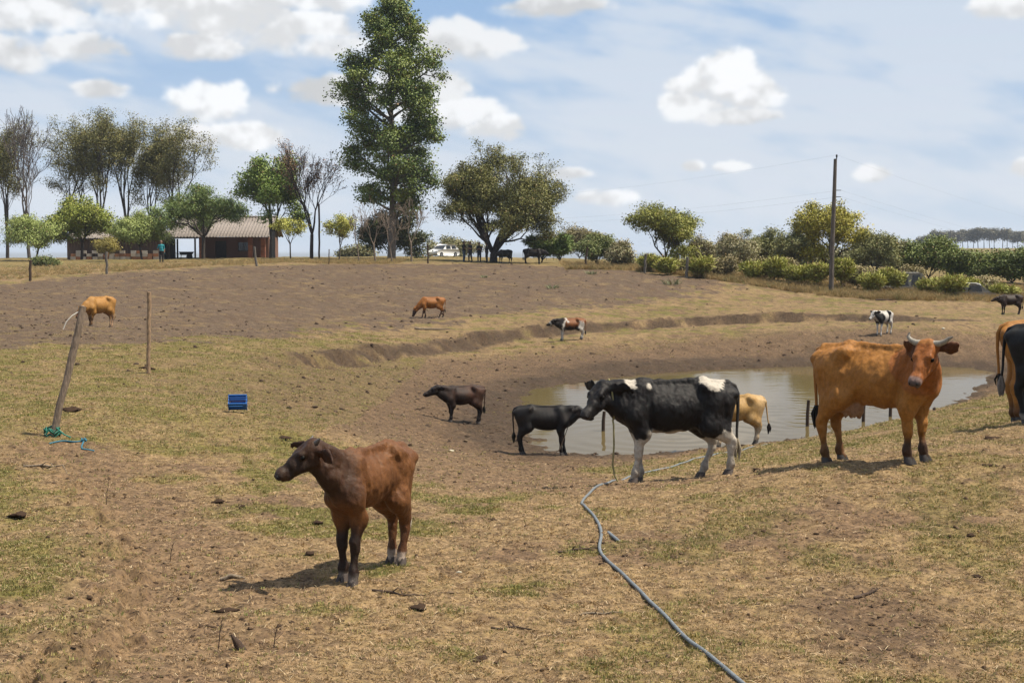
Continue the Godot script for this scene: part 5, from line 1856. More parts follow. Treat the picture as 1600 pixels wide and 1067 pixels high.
func herd() -> void:
	var D := func(a: float, b: float, c: float) -> Vector3: return Vector3(a, b, c)
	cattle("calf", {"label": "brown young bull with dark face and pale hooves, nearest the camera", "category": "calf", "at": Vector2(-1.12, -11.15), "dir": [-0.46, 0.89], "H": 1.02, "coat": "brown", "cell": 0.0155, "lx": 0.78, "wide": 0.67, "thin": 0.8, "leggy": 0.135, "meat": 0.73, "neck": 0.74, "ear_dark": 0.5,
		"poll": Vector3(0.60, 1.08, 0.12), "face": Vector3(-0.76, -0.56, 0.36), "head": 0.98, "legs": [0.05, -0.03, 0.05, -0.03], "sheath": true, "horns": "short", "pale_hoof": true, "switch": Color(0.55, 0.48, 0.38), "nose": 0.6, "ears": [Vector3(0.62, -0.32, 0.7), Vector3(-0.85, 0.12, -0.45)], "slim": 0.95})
	cattle("cow", {"label": "black and white cow standing sideways with a rope round its neck", "category": "cow", "at": Vector2(1.97, -17.2), "lx": 0.92, "dir": [-1.0, 0.14], "H": 1.24, "coat": "holstein", "cell": 0.018, "thin": 0.5, "wide": 0.92, "leggy": 0.075, "slim": 0.95, 
		"poll": Vector3(0.72, 0.95, -0.02), "face": Vector3(-0.52, -0.62, 0.58), "head": 1.1, "legs": [0.05, -0.05, -0.10, 0.15], "horns": "", "switch": Color(0.5, 0.42, 0.3), "pale_hoof": true, "tail_color": Color(0.03, 0.025, 0.022), "tail_sway": Vector3(0.0, -0.02, 0.1)})
	cattle("cow", {"label": "large orange horned cow looking back over its shoulder by the pond", "category": "cow", "at": Vector2(3.98, -15.35), "lx": 0.88, "wide": 0.9, "dir": [0.74, 0.67], "H": 1.27, "coat": "orange", "cell": 0.018, "thin": 0.7, "udder": true, "leggy": 0.06, "ear_size": 0.82,
		"poll": Vector3(0.56, 1.03, 0.26), "face": Vector3(-0.46, -0.74, 0.50), "head": 1.04, "legs": [0.03, -0.03, 0.04, -0.02], "horns": "long", "ear_dark": 0.8, "nose": 0.75, "ear_drop": 0.3})
	cattle("calf", {"label": "pale tan bony calf half hidden behind the black and white cow", "category": "calf", "at": Vector2(4.62, -29.3), "dir": [-0.95, 0.3], "H": 1.08, "coat": "tan", "leggy": 0.09, "meat": 0.82, "cell": 0.028, "thin": 1.0, "wide": 0.85, "lx": 0.92,
		"poll": Vector3(0.72, 0.98, 0.0), "face": Vector3(-0.9, -0.4, 0.0), "legs": [0, 0, 0.03, -0.03], "switch": Color(0.02, 0.015, 0.012), "sheath": true, "tail_sway": Vector3(0.12, 0, 0)})
	cattle("calf", {"label": "small black calf at the pond edge, nose to nose with the pied cow", "category": "calf", "at": Vector2(0.62, -27.0), "dir": [0.98, 0.1], "H": 0.93, "coat": "black", "leggy": 0.09, "meat": 0.82, "cell": 0.027, "thin": 0.6, "wide": 0.95, "lx": 0.93,
		"poll": Vector3(0.68, 0.96, 0.0), "face": Vector3(0.85, -0.45, 0.1), "head": 1.1, "legs": [0.04, -0.02, 0.0, -0.02]})
	cattle("calf", {"label": "dark brown calf standing on the bare bank left of the pond", "category": "calf", "at": Vector2(-1.12, -32.3), "dir": [-0.9, 0.42], "H": 0.87, "coat": "dark", "leggy": 0.09, "meat": 0.82, "cell": 0.027, "thin": 0.5, "wide": 0.95, "lx": 0.9,
		"poll": Vector3(0.72, 1.0, 0.0), "face": Vector3(-0.85, -0.38, 0.3), "head": 1.2, "legs": [0.02, -0.05, 0.03, -0.02]})
	cattle("cow", {"label": "brown, black and white cow standing below the earth bank", "category": "cow", "at": Vector2(2.4, -58.0), "dir": [-0.98, 0.2], "H": 0.92, "coat": "pied", "cell": 0.03, "wide": 1.1,
		"poll": Vector3(0.76, 0.92, 0.0), "face": Vector3(-0.85, -0.45, 0.2), "head": 1.15})
	cattle("cow", {"label": "orange cow grazing head down on the ploughed slope", "category": "cow", "at": Vector2(-3.75, -66.2), "dir": [-0.97, 0.25], "H": 0.98, "coat": "grazer", "cell": 0.032, "lx": 0.95,
		"poll": Vector3(0.83, 0.47, 0.0), "face": Vector3(-0.3, -0.92, 0.1), "head": 1.1, "legs": [0.1, -0.1, 0.1, -0.12]})
	cattle("cow", {"label": "orange cow with lowered head behind the leaning post", "category": "cow", "at": Vector2(-13.6, -46.8), "dir": [-0.55, 0.84], "H": 1.0, "coat": "ginger", "cell": 0.028, "lx": 0.92,
		"poll": Vector3(0.78, 0.66, 0.0), "face": Vector3(-0.35, -0.85, 0.4), "legs": [0.08, -0.06, 0.05, -0.08], "switch": Color(0.4, 0.28, 0.16)})
	cattle("calf", {"label": "white calf with black patches beyond the pond", "category": "calf", "at": Vector2(14.75, -56.3), "dir": [-0.72, 0.69], "H": 0.92, "coat": "white_calf", "leggy": 0.09, "meat": 0.82, "cell": 0.024, "lx": 0.88, "wide": 0.9, "slim": 0.9,
		"poll": Vector3(0.70, 0.98, 0.05), "face": Vector3(-0.6, -0.7, 0.4), "head": 1.15, "switch": Color(0.5, 0.48, 0.42)})
	cattle("cow", {"label": "dark brown cow far right beyond the pond near the old car", "category": "cow", "at": Vector2(24.75, -70.5), "dir": [-0.98, 0.15], "H": 0.96, "coat": "umber", "cell": 0.034,
		"poll": Vector3(0.76, 0.86, 0.0), "face": Vector3(-0.9, -0.4, 0.1), "horns": "", "legs": [0, 0, 0.05, -0.02]})
	cattle("cow", {"label": "black cow cut off by the right edge, hindquarters and tail showing", "category": "cow", "at": Vector2(7.5, -18.9), "dir": [0.80, 0.6], "H": 1.3, "coat": "black_edge", "cell": 0.028, "thin": 0.8,
		"poll": Vector3(0.78, 0.95, 0.0), "face": Vector3(0.85, -0.4, 0.2), "legs": [0, 0, 0.0, 0.04], "switch": Color(0.2, 0.18, 0.16), "tail_sway": Vector3(-0.08, 0, 0.04)})
	cattle("cow", {"label": "orange cow mostly out of frame behind the black cow at right", "category": "cow", "at": Vector2(8.1, -20.7), "dir": [0.98, 0.1], "H": 1.4, "coat": "orange", "cell": 0.03, "thin": 0.8,
		"poll": Vector3(0.78, 0.95, 0.0), "face": Vector3(0.85, -0.4, 0.2)})
	cattle("cow", {"label": "black cow with lowered head under the shade tree, facing the people", "category": "cow", "at": Vector2(-0.6, -119.0), "dir": [-0.75, 0.66], "H": 1.15, "coat": "black", "cell": 0.045,
		"poll": Vector3(0.80, 0.70, 0.0), "face": Vector3(-0.6, -0.75, 0.2)})
	cattle("cow", {"label": "black cow standing in shade and facing right beside the spiky shrubs", "category": "cow", "at": Vector2(1.8, -120.5), "dir": [0.96, 0.25], "H": 1.3, "coat": "black", "cell": 0.045,
		"poll": Vector3(0.78, 0.86, 0.0), "face": Vector3(0.8, -0.55, 0.2)})
	# ropes
	var y0 := height(2.08, -17.2)
	var ring := []
	for i in 17:
		var a := TAU * i / 16.0
		ring.append(Vector3(1.20 + cos(a) * 0.015 - 0.03 * sin(a) , y0 + 0.99 + sin(a) * 0.245, -17.12 + cos(a) * 0.15))
	var t := tube(ring, same(17, 0.011), 6)
	var hang := [Vector3(1.21, y0 + 0.76, -16.99), Vector3(1.22, y0 + 0.70, -16.96), Vector3(1.225, y0 + 0.45, -16.95), Vector3(1.21, y0 + 0.22, -16.95), Vector3(1.23, y0 + 0.10, -16.94), Vector3(1.27, y0 + 0.02, -16.93)]
	t = tube(hang, same(6, 0.012), 6, t[0], t[1], t[2])
	solo("neck_rope", arrays_mesh(t[0], t[2], t[1]), M.rope_dun, "pale rope looped round the pied cow's neck, end hanging down", "rope")
	var yb := height(0.62, -27.0)
	var r2 := []
	for i in 13:
		var a := TAU * i / 12.0
		r2.append(Vector3(1.09 + sin(a) * 0.03, yb + 0.78 + sin(a) * 0.155, -27.04 + cos(a) * 0.115))
	t = tube(r2, same(13, 0.009), 5)
	var gx := Vector2(0.75, -26.7)
	t = tube([Vector3(1.1, yb + 0.63, -26.96), Vector3(1.0, yb + 0.35, -26.85), Vector3(0.9, yb + 0.12, -26.75), ground(gx.x, gx.y) + Vector3(0, 0.02, 0), ground(0.35, -26.5) + Vector3(0, 0.02, 0)], same(5, 0.008), 5, t[0], t[1], t[2])
	solo("neck_rope", arrays_mesh(t[0], t[2], t[1]), M.twig, "thin dark tether hanging from the black calf's neck", "rope")

func people() -> void:
	var down := [Vector3(-0.01, 0.62, 0.135), Vector3(0.03, 0.48, 0.145)]
	var fold := [Vector3(0.02, 0.63, 0.14), Vector3(0.11, 0.68, -0.02)]
	var hip := [Vector3(-0.04, 0.64, 0.17), Vector3(0.03, 0.55, 0.10)]
	person("person in turquoise shirt standing by the shed", Vector2(-27.6, -112.0), -PI * 0.5 + 0.2, 1.74, {"top": Color(0.02, 0.3, 0.36), "legs": Color(0.025, 0.022, 0.025), "stride": 0.02, "hair": Color(0.25, 0.2, 0.17)}, [down, hip])
	var dark := Color(0.016, 0.016, 0.02)
	person("person in black top and blue jeans with folded arms, leftmost under the tree", Vector2(-4.1, -121.5), -0.3, 1.78, {"top": dark, "legs": Color(0.09, 0.13, 0.19)}, [fold, fold], "people in the tree's shade")
	person("person all in black standing legs apart, second under the tree", Vector2(-3.55, -121.0), PI + 0.7, 1.74, {"top": dark, "legs": Color(0.02, 0.02, 0.024), "stride": 0.05}, [fold, down], "people in the tree's shade")
	person("person in black with folded arms, third under the tree", Vector2(-2.8, -121.6), -PI * 0.5, 1.70, {"top": dark, "legs": Color(0.05, 0.06, 0.08)}, [fold, fold], "people in the tree's shade")
	person("person in dark clothes closest to the tree trunk", Vector2(-2.15, -121.4), PI * 0.9, 1.70, {"top": Color(0.02, 0.02, 0.025), "legs": Color(0.03, 0.03, 0.035)}, [fold, down], "people in the tree's shade")

func objects() -> void:
	# near posts
	post("leaning_post", "weathered split wooden post leaning right, rope at its foot", -6.2, -18.86, 1.72, 0.052, Vector2(0.47, -0.1), M.post, "", true)
	post("wooden_post", "upright narrow wooden post behind the leaning one", -7.68, -29.9, 1.72, 0.048, Vector2(0.04, 0.0), M.post2, "", true)
	var y := height(-6.2, -18.86)
	solo("white_string", tube_mesh([Vector3(-5.77, y + 1.66, -18.94), Vector3(-5.86, y + 1.60, -18.9), Vector3(-5.93, y + 1.52, -18.88), Vector3(-5.97, y + 1.42, -18.87)], [0.006, 0.006, 0.006, 0.006], 5), M.string, "white string hanging from the leaning post's top", "string")
	var coil := []
	for i in 60:
		var a := i * 0.42
		coil.append(Vector3(-6.14 + cos(a) * (0.095 + 0.03 * sin(i * 1.7)), y + 0.05 + 0.05 * sin(i * 0.13) + 0.03 * sin(i * 2.1), -18.86 + sin(a) * (0.10 + 0.02 * sin(i * 0.9))))
	coil.append(Vector3(-6.05, y + 0.12, -18.75)); coil.append(Vector3(-5.9, height(-5.9, -18.6) + 0.05, -18.6)); coil.append(Vector3(-5.82, height(-5.82, -18.62) + 0.02, -18.62))
	solo("green_rope", tube_mesh(coil, same(coil.size(), 0.010), 5), M.rope_teal, "green rope knotted round the leaning post's foot", "rope")
	var loose := path_on_ground([Vector2(-6.0, -18.3), Vector2(-5.85, -18.45), Vector2(-5.7, -18.4), Vector2(-5.62, -18.5), Vector2(-5.55, -18.2), Vector2(-5.45, -17.95), Vector2(-5.3, -17.9)], 0.011, 0.03)
	var lt := tube(loose, same(loose.size(), 0.011), 6)
	var kn: Vector3 = loose[int(loose.size() * 0.45)]
	for k in 3:
		var a := k * 2.0
		lt = tube([kn + Vector3(cos(a) * 0.03, 0.0, sin(a) * 0.03), kn + Vector3(cos(a + 1.0) * 0.03, 0.035, sin(a + 1.0) * 0.03), kn + Vector3(cos(a + 2.2) * 0.035, 0.012, sin(a + 2.2) * 0.03)], [0.011, 0.011, 0.011], 5, lt[0], lt[1], lt[2])
	solo("blue_rope", arrays_mesh(lt[0], lt[2], lt[1]), M.rope_blue, "short blue rope with a knot lying on the grass", "rope")
	# the crate
	crate(Vector3(-4.32, height(-4.32, -22.25), -22.25))
	# hose
	var way := [Vector2(7.6, -31.9), Vector2(6.9, -30.7), Vector2(5.1, -28.0), Vector2(3.95, -25.6), Vector2(2.65, -21.9), Vector2(1.68, -19.9), Vector2(1.08, -16.9), Vector2(0.76, -15.0), Vector2(0.73, -14.2), Vector2(0.79, -13.3), Vector2(0.80, -12.6), Vector2(0.745, -11.95), Vector2(0.77, -11.5), Vector2(0.90, -10.9), Vector2(1.05, -9.95), Vector2(1.2, -9.2), Vector2(1.33, -8.6), Vector2(1.5, -7.9), Vector2(1.9, -6.6)]
	var hp := path_on_ground(way, 0.0145, 0.06)
	solo("water_hose", tube_mesh(hp, same(hp.size(), 0.0145), 8), M.hose, "long grey plastic water hose running from the pond to the camera", "hose")
	solo("hose_piece", tube_mesh([ground(0.865, -12.62) + Vector3(0, 0.012, 0), ground(0.89, -12.42) + Vector3(0, 0.014, 0), ground(0.93, -12.25) + Vector3(0, 0.012, 0)], [0.015, 0.016, 0.015], 8), M.hose, "short offcut of grey hose lying beside the long hose", "hose")
	# stakes in the water's edge
	for s in [[7.0, -33.5, 0.62, "dark stake standing in the water left of the orange cow"], [8.55, -34.4, 0.55, "dark stake in the water seen under the orange cow's belly"], [9.5, -35.5, 0.5, "short stake at the bank seen between the orange cow's legs"], [2.1, -32.6, 0.45, "small stake in the water below the pied cow's chin"]]:
		var g := height(s[0], s[1])
		solo("water_stake", tube_mesh([Vector3(0, g - POND_Y - 0.2, 0), Vector3(0.01, s[2] * 0.5, 0), Vector3(0.03, s[2], 0)], [0.045, 0.042, 0.038], 7), M.twig, s[3], "stake", Vector3(s[0], POND_Y, s[1]), 0.0, "stakes in the pond")
	# utility pole and its wires
	var px := 19.66
	var pz := -87.4
	var gy := height(px, pz)
	var pole := thing("utility_pole", "tall wooden utility pole standing in front of the right thicket", "pole", Vector3(px, gy, pz))
	part("shaft", tube_mesh([Vector3(-0.03, -0.3, 0), Vector3(0, 3, 0), Vector3(0.08, 6, 0), Vector3(0.12, 8.25, 0)], [0.155, 0.14, 0.12, 0.10], 10), M.pole, pole)
	var pin := part("insulator", tube_mesh([Vector3(0.19, 8.0, 0), Vector3(0.2, 8.3, 0), Vector3(0.2, 8.42, 0), Vector3(0.2, 8.52, 0)], [0.02, 0.03, 0.06, 0.04], 8), M.dark, pole)
	pin.position = Vector3.ZERO
	for h in [6.35, 5.95]:
		part("bracket", tube_mesh([Vector3(0.1, h, 0), Vector3(0.5, h, 0.0)], [0.025, 0.02], 6), M.dark, pole)
	var ends := [[8.5, 0.2, "upper"], [6.36, 0.45, "middle"], [5.96, 0.5, "lowest"]]
	for e in ends:
		for side in [-1.0, 1.0]:
			var a: Vector3 = Vector3(px + e[1], gy + e[0], pz)
			var b := Vector3(-20.0, 6.4 + e[0] - 4.4, -190.0) if side < 0.0 else Vector3(95.0, -4.5 + e[0] - 1.0, -190.0)
			var pts := []
			for i in 25:
				var t := i / 24.0
				pts.append(a.lerp(b, t) - Vector3(0, 4.0 * t * (1.0 - t) * 1.6, 0))
			solo("power_line", tube_mesh(pts, same(25, 0.0026), 4), M.wire, "%s power line running from the utility pole to the %s" % [e[2], "left" if side < 0.0 else "right"], "wire", Vector3.ZERO, 0.0, "power lines")
	# fence posts on the crest
	for p in [[-31.2, -92.0, 1.35, 0.09, 0.03, "dark fence post farthest left on the crest"], [-27.6, -96.8, 1.5, 0.085, 0.03, "grey fence post in front of the plank shed"], [-18.95, -105.8, 1.4, 0.09, -0.22, "leaning grey fence post before the brick house's right end"], [-14.35, -111.5, 1.1, 0.04, 0.02, "thin stake right of the leafless dark tree"],
			[-6.75, -114.0, 1.5, 0.07, 0.02, "stout dark post right of the saplings"], [9.2, -98.3, 1.32, 0.085, 0.02, "upright fence post below the lone round tree"], [11.6, -94.6, 1.35, 0.10, 0.08, "leaning fence post right of the lone round tree"], [-19.4, -116.0, 3.3, 0.09, 0.0, "dark tall post beside the leafless dark tree"], [5.45, -106.0, 1.5, 0.08, 0.15, "pale fence post at the dark corner bush"], [-16.3, -139.0, 1.6, 0.16, 0.0, "stout grey gatepost right of the brick house"]]:
		if p[5].begins_with("dark tall"):
			p[0] = -18.0; p[1] = -133.0; p[2] = 5.2
		elif p[5].begins_with("stout grey"):
			p[0] = -23.3; p[1] = -139.0; p[2] = 2.6
		post("fence_post", p[5], p[0], p[1], p[2], p[3], Vector2(p[4], 0), M.grey_post if not p[5].contains("dark") else M.twig, "fence posts on the crest")
	# wood, dung and bones lying about
	twig("pale stripped log lying at the foot of the ploughed slope", -3.4, -60.2, 1.5, 0.05, 0.12, M.dead, "log", 0, "fallen_log")
	twig("dark thin log lying in front of the utility pole and van", 21.6, -82.0, 1.5, 0.05, -0.5, M.twig, "log", 0, "fallen_log")
	twig("dark log lying on the mud behind the orange cow's horn", 16.3, -54.0, 0.8, 0.04, 0.1, M.twig, "log", 0, "fallen_log")
	twig("forked dry twig on the grass right of the brown bull's hooves", -0.86, -10.55, 0.42, 0.010, 0.25, M.twig)
	twig("brown stick by the lower bend of the hose", 0.55, -11.9, 0.35, 0.012, -0.3, M.twig)
	twig("pale stick across the grass left of the hose", 0.62, -9.9, 0.3, 0.008, 0.1, M.dead)
	twig("dark crooked stick on the bare patch at lower right", 2.62, -10.35, 0.3, 0.014, -0.7, M.twig)
	twig("thin stick in the centre foreground", 0.0, -9.6, 0.28, 0.009, 0.2, M.twig)
	twig("bleached branch lying on the left bank", -5.25, -15.9, 0.62, 0.014, 0.3, M.dead)
	twig("short stick at the left edge of the grass", -4.6, -12.2, 0.25, 0.012, -0.2, M.twig)
	twig("flat pale wood chip on the grass left of the bull's shadow", -2.18, -10.95, 0.2, 0.018, 0.15, M.dead, "wood chip", 0, "wood_chip")
	# a torn stump and two dry weed stalks at the lower left
	var bp := ground(-1.77, -9.02)
	solo("rotten_stump", tube_mesh([Vector3(0.03, -0.03, 0), Vector3(0.0, 0.04, 0), Vector3(-0.04, 0.1, 0.0)], [0.04, 0.028, 0.006], 7), M.twig, "small brown rotten stump spike at lower left", "stump", bp)
	for w in [[-1.9, -9.05, 0.22, "dry weed stalk beside the rotten stump"], [-1.55, -9.1, 0.16, "smaller dry weed stalk right of the rotten stump"], [-4.15, -14.4, 0.26, "dry weed on the lip of the left bank"], [-2.85, -11.7, 0.16, "short forked weed stalk on the left slope"]]:
		var g := ground(w[0], w[1])
		var t := tube([Vector3.ZERO, Vector3(0.01, w[2] * 0.5, 0), Vector3(0.03, w[2], 0)], [0.004, 0.003, 0.0015], 4)
		for k in 6:
			var a := k * 2.4
			var b := Vector3(0.01, w[2] * (0.3 + 0.1 * k), 0)
			t = tube([b, b + Vector3(cos(a) * 0.05, 0.05, sin(a) * 0.05)], [0.0025, 0.001], 3, t[0], t[1], t[2])
		solo("dry_weed", arrays_mesh(t[0], t[2], t[1]), M.twig, w[3], "weed", g, 0.0, "dry weed stalks")
	var rng := RandomNumberGenerator.new()
	rng.seed = 515
	var brown := M.clod.duplicate() as StandardMaterial3D
	brown.albedo_color = lin(0.075, 0.05, 0.036)
	for w in [[-4.52, -12.86, 0.20, "large dark dung heap at the far left"], [-0.67, -10.08, 0.13, "dark dung pat below the brown bull"], [-2.02, -9.95, 0.14, "dark dung pat left of the bull's shadow"], [-0.21, -8.85, 0.12, "dung pat at the bottom centre"], [-3.05, -14.6, 0.13, "dung pat among crumbs left of the bull's head"], [-2.75, -14.3, 0.10, "small dung pat left of the bull's nose"], [-1.85, -13.4, 0.11, "dung pat just below the bull's chin"],
			[0.70, -12.0, 0.075, "dung ball left of the hose bend"], [0.72, -11.35, 0.055, "upper of two dung balls under the hose bend"], [0.74, -11.1, 0.05, "lower of two dung balls under the hose bend"], [2.05, -17.9, 0.10, "dung ball beneath the pied cow"], [-1.73, -12.0, 0.10, "dung ball right of the bull's brisket shadow"], [2.85, -16.4, 0.16, "dung pat right of the pied cow's hind hooves"], [4.95, -14.7, 0.12, "dung pat right of the orange cow's fore hooves"], [6.0, -17.6, 0.2, "dung heap near the black cow at the right edge"], [3.95, -12.1, 0.09, "dung pat on the right foreground grass"], [-6.6, -21.2, 0.3, "flat dark dung pat behind the leaning post"], [-8.0, -31.0, 0.35, "dark dung patch at the upright post"], [-3.3, -20.4, 0.18, "dung pat below the blue crate"], [3.62, -10.9, 0.08, "small dung pat at right foreground"]]:
		var m := lump_mesh(rng, 0.55)
		var o := solo("dung_pile", m, brown, w[3], "dung", ground(w[0], w[1]) + Vector3(0, w[2] * 0.05, 0), rng.randf() * TAU, "dung on the pasture")
		o.scale = Vector3(w[2], w[2] * 0.55, w[2] * 0.8)
	for w in [[-0.42, -11.2, 0.055, "small white bone bit right of the bull's hind hooves"], [17.6, -57.9, 0.2, "white stone beyond the pond"], [15.2, -51.9, 0.16, "pale stone at the far water edge"], [-1.05, -24.2, 0.12, "pale stone on the bare way above the bull"]]:
		var o := solo("pale_stone", lump_mesh(rng, 0.6), M.bone, w[3], "stone", ground(w[0], w[1]), rng.randf() * TAU, "pale stones")
		o.scale = Vector3(w[2], w[2] * 0.6, w[2] * 0.7)
	# vehicles
	car("parked_car", "white hatchback parked behind the people at the tree", Vector3(-7.6, height(-7.6, -156.0) - 0.15, -156.0), -2.2, "car", M.car_white)
	car("derelict_van", "derelict grey white van half hidden by broom shrubs", Vector3(25.2, height(25.2, -92.0) - 0.75, -92.0), -0.25, "van", M.old_paint)
	car("derelict_car", "old white car sunk in grass left of the dark cow", Vector3(28.3, height(28.3, -86.5) - 0.62, -86.5), -0.35, "car", M.old_paint)

func crate(at: Vector3) -> void:
	# a fruit crate lying on its side, open towards the camera
	var root := thing("plastic_crate", "blue plastic crate lying tilted on the grass", "crate", at + Vector3(0, 0.085, 0), 0.12)
	root.rotation.x = -0.62
	root.scale = Vector3(0.88, 0.88, 0.88)
	var w := 0.31; var h := 0.19; var d := 0.22
	var slats := func(n: int, long: float, gap: float, where: Vector3, along: Vector3, step: Vector3, thick: Vector3) -> void:
		for i in n:
			var s := part("slat", box_mesh(thick), M.blue, root)
			s.position = where + step * i
	slats.call(3, w, 0.0, Vector3(0, 0.012, -d * 0.5 + 0.04), Vector3.RIGHT, Vector3(0, 0, 0.07), Vector3(w, 0.012, 0.055))
	slats.call(3, w, 0.0, Vector3(0, h, -d * 0.5 + 0.04), Vector3.RIGHT, Vector3(0, 0, 0.07), Vector3(w, 0.012, 0.055))
	for s in [-1.0, 1.0]:
		slats.call(3, d, 0.0, Vector3(s * w * 0.5, 0.035, 0), Vector3.FORWARD, Vector3(0, 0.065, 0), Vector3(0.012, 0.05, d))
	var b := part("base", box_mesh(Vector3(w - 0.02, h - 0.02, 0.01)), M.blue, root)
	b.position = Vector3(0, h * 0.5 + 0.005, -d * 0.5)
	for q in [Vector3(-1, 0, 0), Vector3(1, 0, 0), Vector3(-1, 1, 0), Vector3(1, 1, 0)]:
		var p := part("corner", tube_mesh([Vector3(0, 0, -d * 0.5), Vector3(0, 0, d * 0.5 + 0.005)], [0.013, 0.013], 6), M.blue, root)
		p.position = Vector3(q.x * w * 0.5, 0.012 + q.y * (h - 0.012), 0)
	for q in [0.0, 1.0]:
		var r := part("rim", tube_mesh([Vector3(-w * 0.5, 0, 0), Vector3(w * 0.5, 0, 0)], [0.013, 0.013], 6), M.blue, root)
		r.position = Vector3(0, 0.012 + q * (h - 0.012), d * 0.5)

func vegetation() -> void:
	var K := {}
	K.wattle = {"form": "fork", "leaders": 3, "levels": 5, "split": 3, "trunk": 0.22, "len": 0.34, "open": 0.22, "angle": 0.42, "ratio": 0.74, "lift": 0.10, "jit": 0.10, "r": 0.017, "flat": 0.1, "bark": Color(0.075, 0.058, 0.048), "leaves": 42, "leaf": 0.16, "clump": 0.85, "c1": Color(0.08, 0.082, 0.028), "c2": Color(0.125, 0.115, 0.036), "bare": 0.18, "droop": 0.05, "rmin": 0.018}
	K.wattle_lean = K.wattle.duplicate()
	K.wattle_lean.merge({"lean": 0.08, "open": 0.34, "az": 0.1, "bare": 0.25}, true)
	K.grey_bare = {"form": "fork", "leaders": 3, "levels": 6, "split": 3, "trunk": 0.2, "len": 0.3, "open": 0.2, "angle": 0.36, "ratio": 0.72, "lift": 0.14, "r": 0.013, "bark": Color(0.14, 0.115, 0.105), "rmin": 0.02}
	K.purple_bare = {"form": "fork", "leaders": 3, "levels": 6, "split": 3, "trunk": 0.26, "len": 0.28, "open": 0.4, "angle": 0.42, "ratio": 0.74, "lift": 0.10, "r": 0.02, "bark": Color(0.075, 0.052, 0.048), "rmin": 0.016, "leaves": 4, "leaf": 0.136, "clump": 0.4, "c1": Color(0.15, 0.075, 0.05), "c2": Color(0.19, 0.12, 0.06), "bare": 0.5}
	K.pale_bare = {"form": "fork", "leaders": 2, "levels": 5, "split": 3, "trunk": 0.3, "len": 0.26, "open": 0.5, "angle": 0.6, "ratio": 0.74, "lift": 0.07, "r": 0.016, "bark": Color(0.27, 0.21, 0.16), "rmin": 0.014}
	K.willow = {"form": "fork", "leaders": 6, "levels": 4, "split": 3, "trunk": 0.34, "len": 0.34, "open": 0.7, "angle": 0.6, "ratio": 0.72, "lift": 0.0, "r": 0.03, "bark": Color(0.1, 0.08, 0.06), "leaves": 80, "leaf": 0.177, "slim": 0.2, "clump": 0.75, "droop": 0.8, "c1": Color(0.12, 0.15, 0.04), "c2": Color(0.19, 0.225, 0.07)}
	K.lime_big = {"form": "fork", "leaders": 6, "levels": 4, "split": 3, "trunk": 0.34, "len": 0.3, "open": 0.6, "angle": 0.55, "ratio": 0.75, "r": 0.03, "leaves": 110, "leaf": 0.170, "clump": 0.8, "c1": Color(0.10, 0.13, 0.022), "c2": Color(0.185, 0.195, 0.035)}
	K.dark_round = K.lime_big.duplicate()
	K.dark_round.merge({"c1": Color(0.055, 0.085, 0.022), "c2": Color(0.11, 0.145, 0.04), "open": 0.85, "leaves": 100, "droop": 0.5, "slim": 0.24}, true)
	K.green_tall = K.lime_big.duplicate()
	K.green_tall.merge({"leaders": 3, "trunk": 0.25, "levels": 5, "ratio": 0.78, "c1": Color(0.075, 0.115, 0.022), "c2": Color(0.135, 0.175, 0.04), "open": 0.4, "leaves": 52, "leaf": 0.204, "clump": 0.75}, true)
	K.olive_bush = {"form": "fork", "leaders": 4, "levels": 3, "split": 3, "trunk": 0.3, "len": 0.35, "open": 0.5, "r": 0.03, "leaves": 90, "leaf": 0.109, "clump": 0.45, "c1": Color(0.13, 0.11, 0.03), "c2": Color(0.2, 0.17, 0.045)}
	K.lime_small = {"form": "fork", "leaders": 3, "levels": 4, "split": 3, "trunk": 0.38, "len": 0.26, "open": 0.6, "r": 0.02, "bark": Color(0.13, 0.10, 0.08), "leaves": 32, "leaf": 0.136, "clump": 0.42, "c1": Color(0.17, 0.185, 0.04), "c2": Color(0.26, 0.25, 0.06), "bare": 0.15}
	K.tall = {"form": "spire", "branches": 62, "from": 0.2, "profile": [[0.1, 0.10], [0.22, 0.17], [0.33, 0.22], [0.42, 0.2], [0.53, 0.24], [0.63, 0.205], [0.75, 0.185], [0.85, 0.14], [0.93, 0.09], [1.0, 0.03]], "bark": Color(0.2, 0.17, 0.145), "leaves": 200, "leaf": 0.21, "slim": 0.34, "clump": 0.95, "c1": Color(0.042, 0.07, 0.018), "c2": Color(0.125, 0.15, 0.032), "droop": 0.3, "free": true, "rmin": 0.02}
	K.understory = {"form": "fork", "leaders": 6, "levels": 4, "split": 3, "trunk": 0.06, "len": 0.34, "open": 0.5, "r": 0.02, "leaves": 76, "leaf": 0.190, "clump": 0.8, "c1": Color(0.035, 0.045, 0.018), "c2": Color(0.07, 0.075, 0.03)}
	K.umbrella = {"form": "fork", "leaders": 8, "twin": 1.3, "levels": 6, "split": 3, "trunk": 0.09, "len": 0.27, "open": 0.8, "angle": 0.48, "ratio": 0.77, "lift": 0.05, "jit": 0.11, "r": 0.04, "flat": -0.6, "bark": Color(0.06, 0.046, 0.038), "leaves": 40, "leaf": 0.14, "clump": 0.62, "c1": Color(0.06, 0.066, 0.02), "c2": Color(0.118, 0.112, 0.032), "bare": 0.3, "rmin": 0.016, "free": true}
	K.haze_bush = {"form": "fork", "leaders": 6, "levels": 4, "split": 3, "trunk": 0.06, "len": 0.3, "open": 0.9, "r": 0.02, "leaves": 36, "leaf": 0.272, "clump": 0.9, "c1": Color(0.09, 0.09, 0.04), "c2": Color(0.13, 0.12, 0.055), "bark": Color(0.1, 0.08, 0.065), "bare": 0.3}
	K.olive_far = K.understory.duplicate()
	K.olive_far.merge({"c1": Color(0.10, 0.09, 0.045), "c2": Color(0.15, 0.125, 0.06), "open": 0.8}, true)
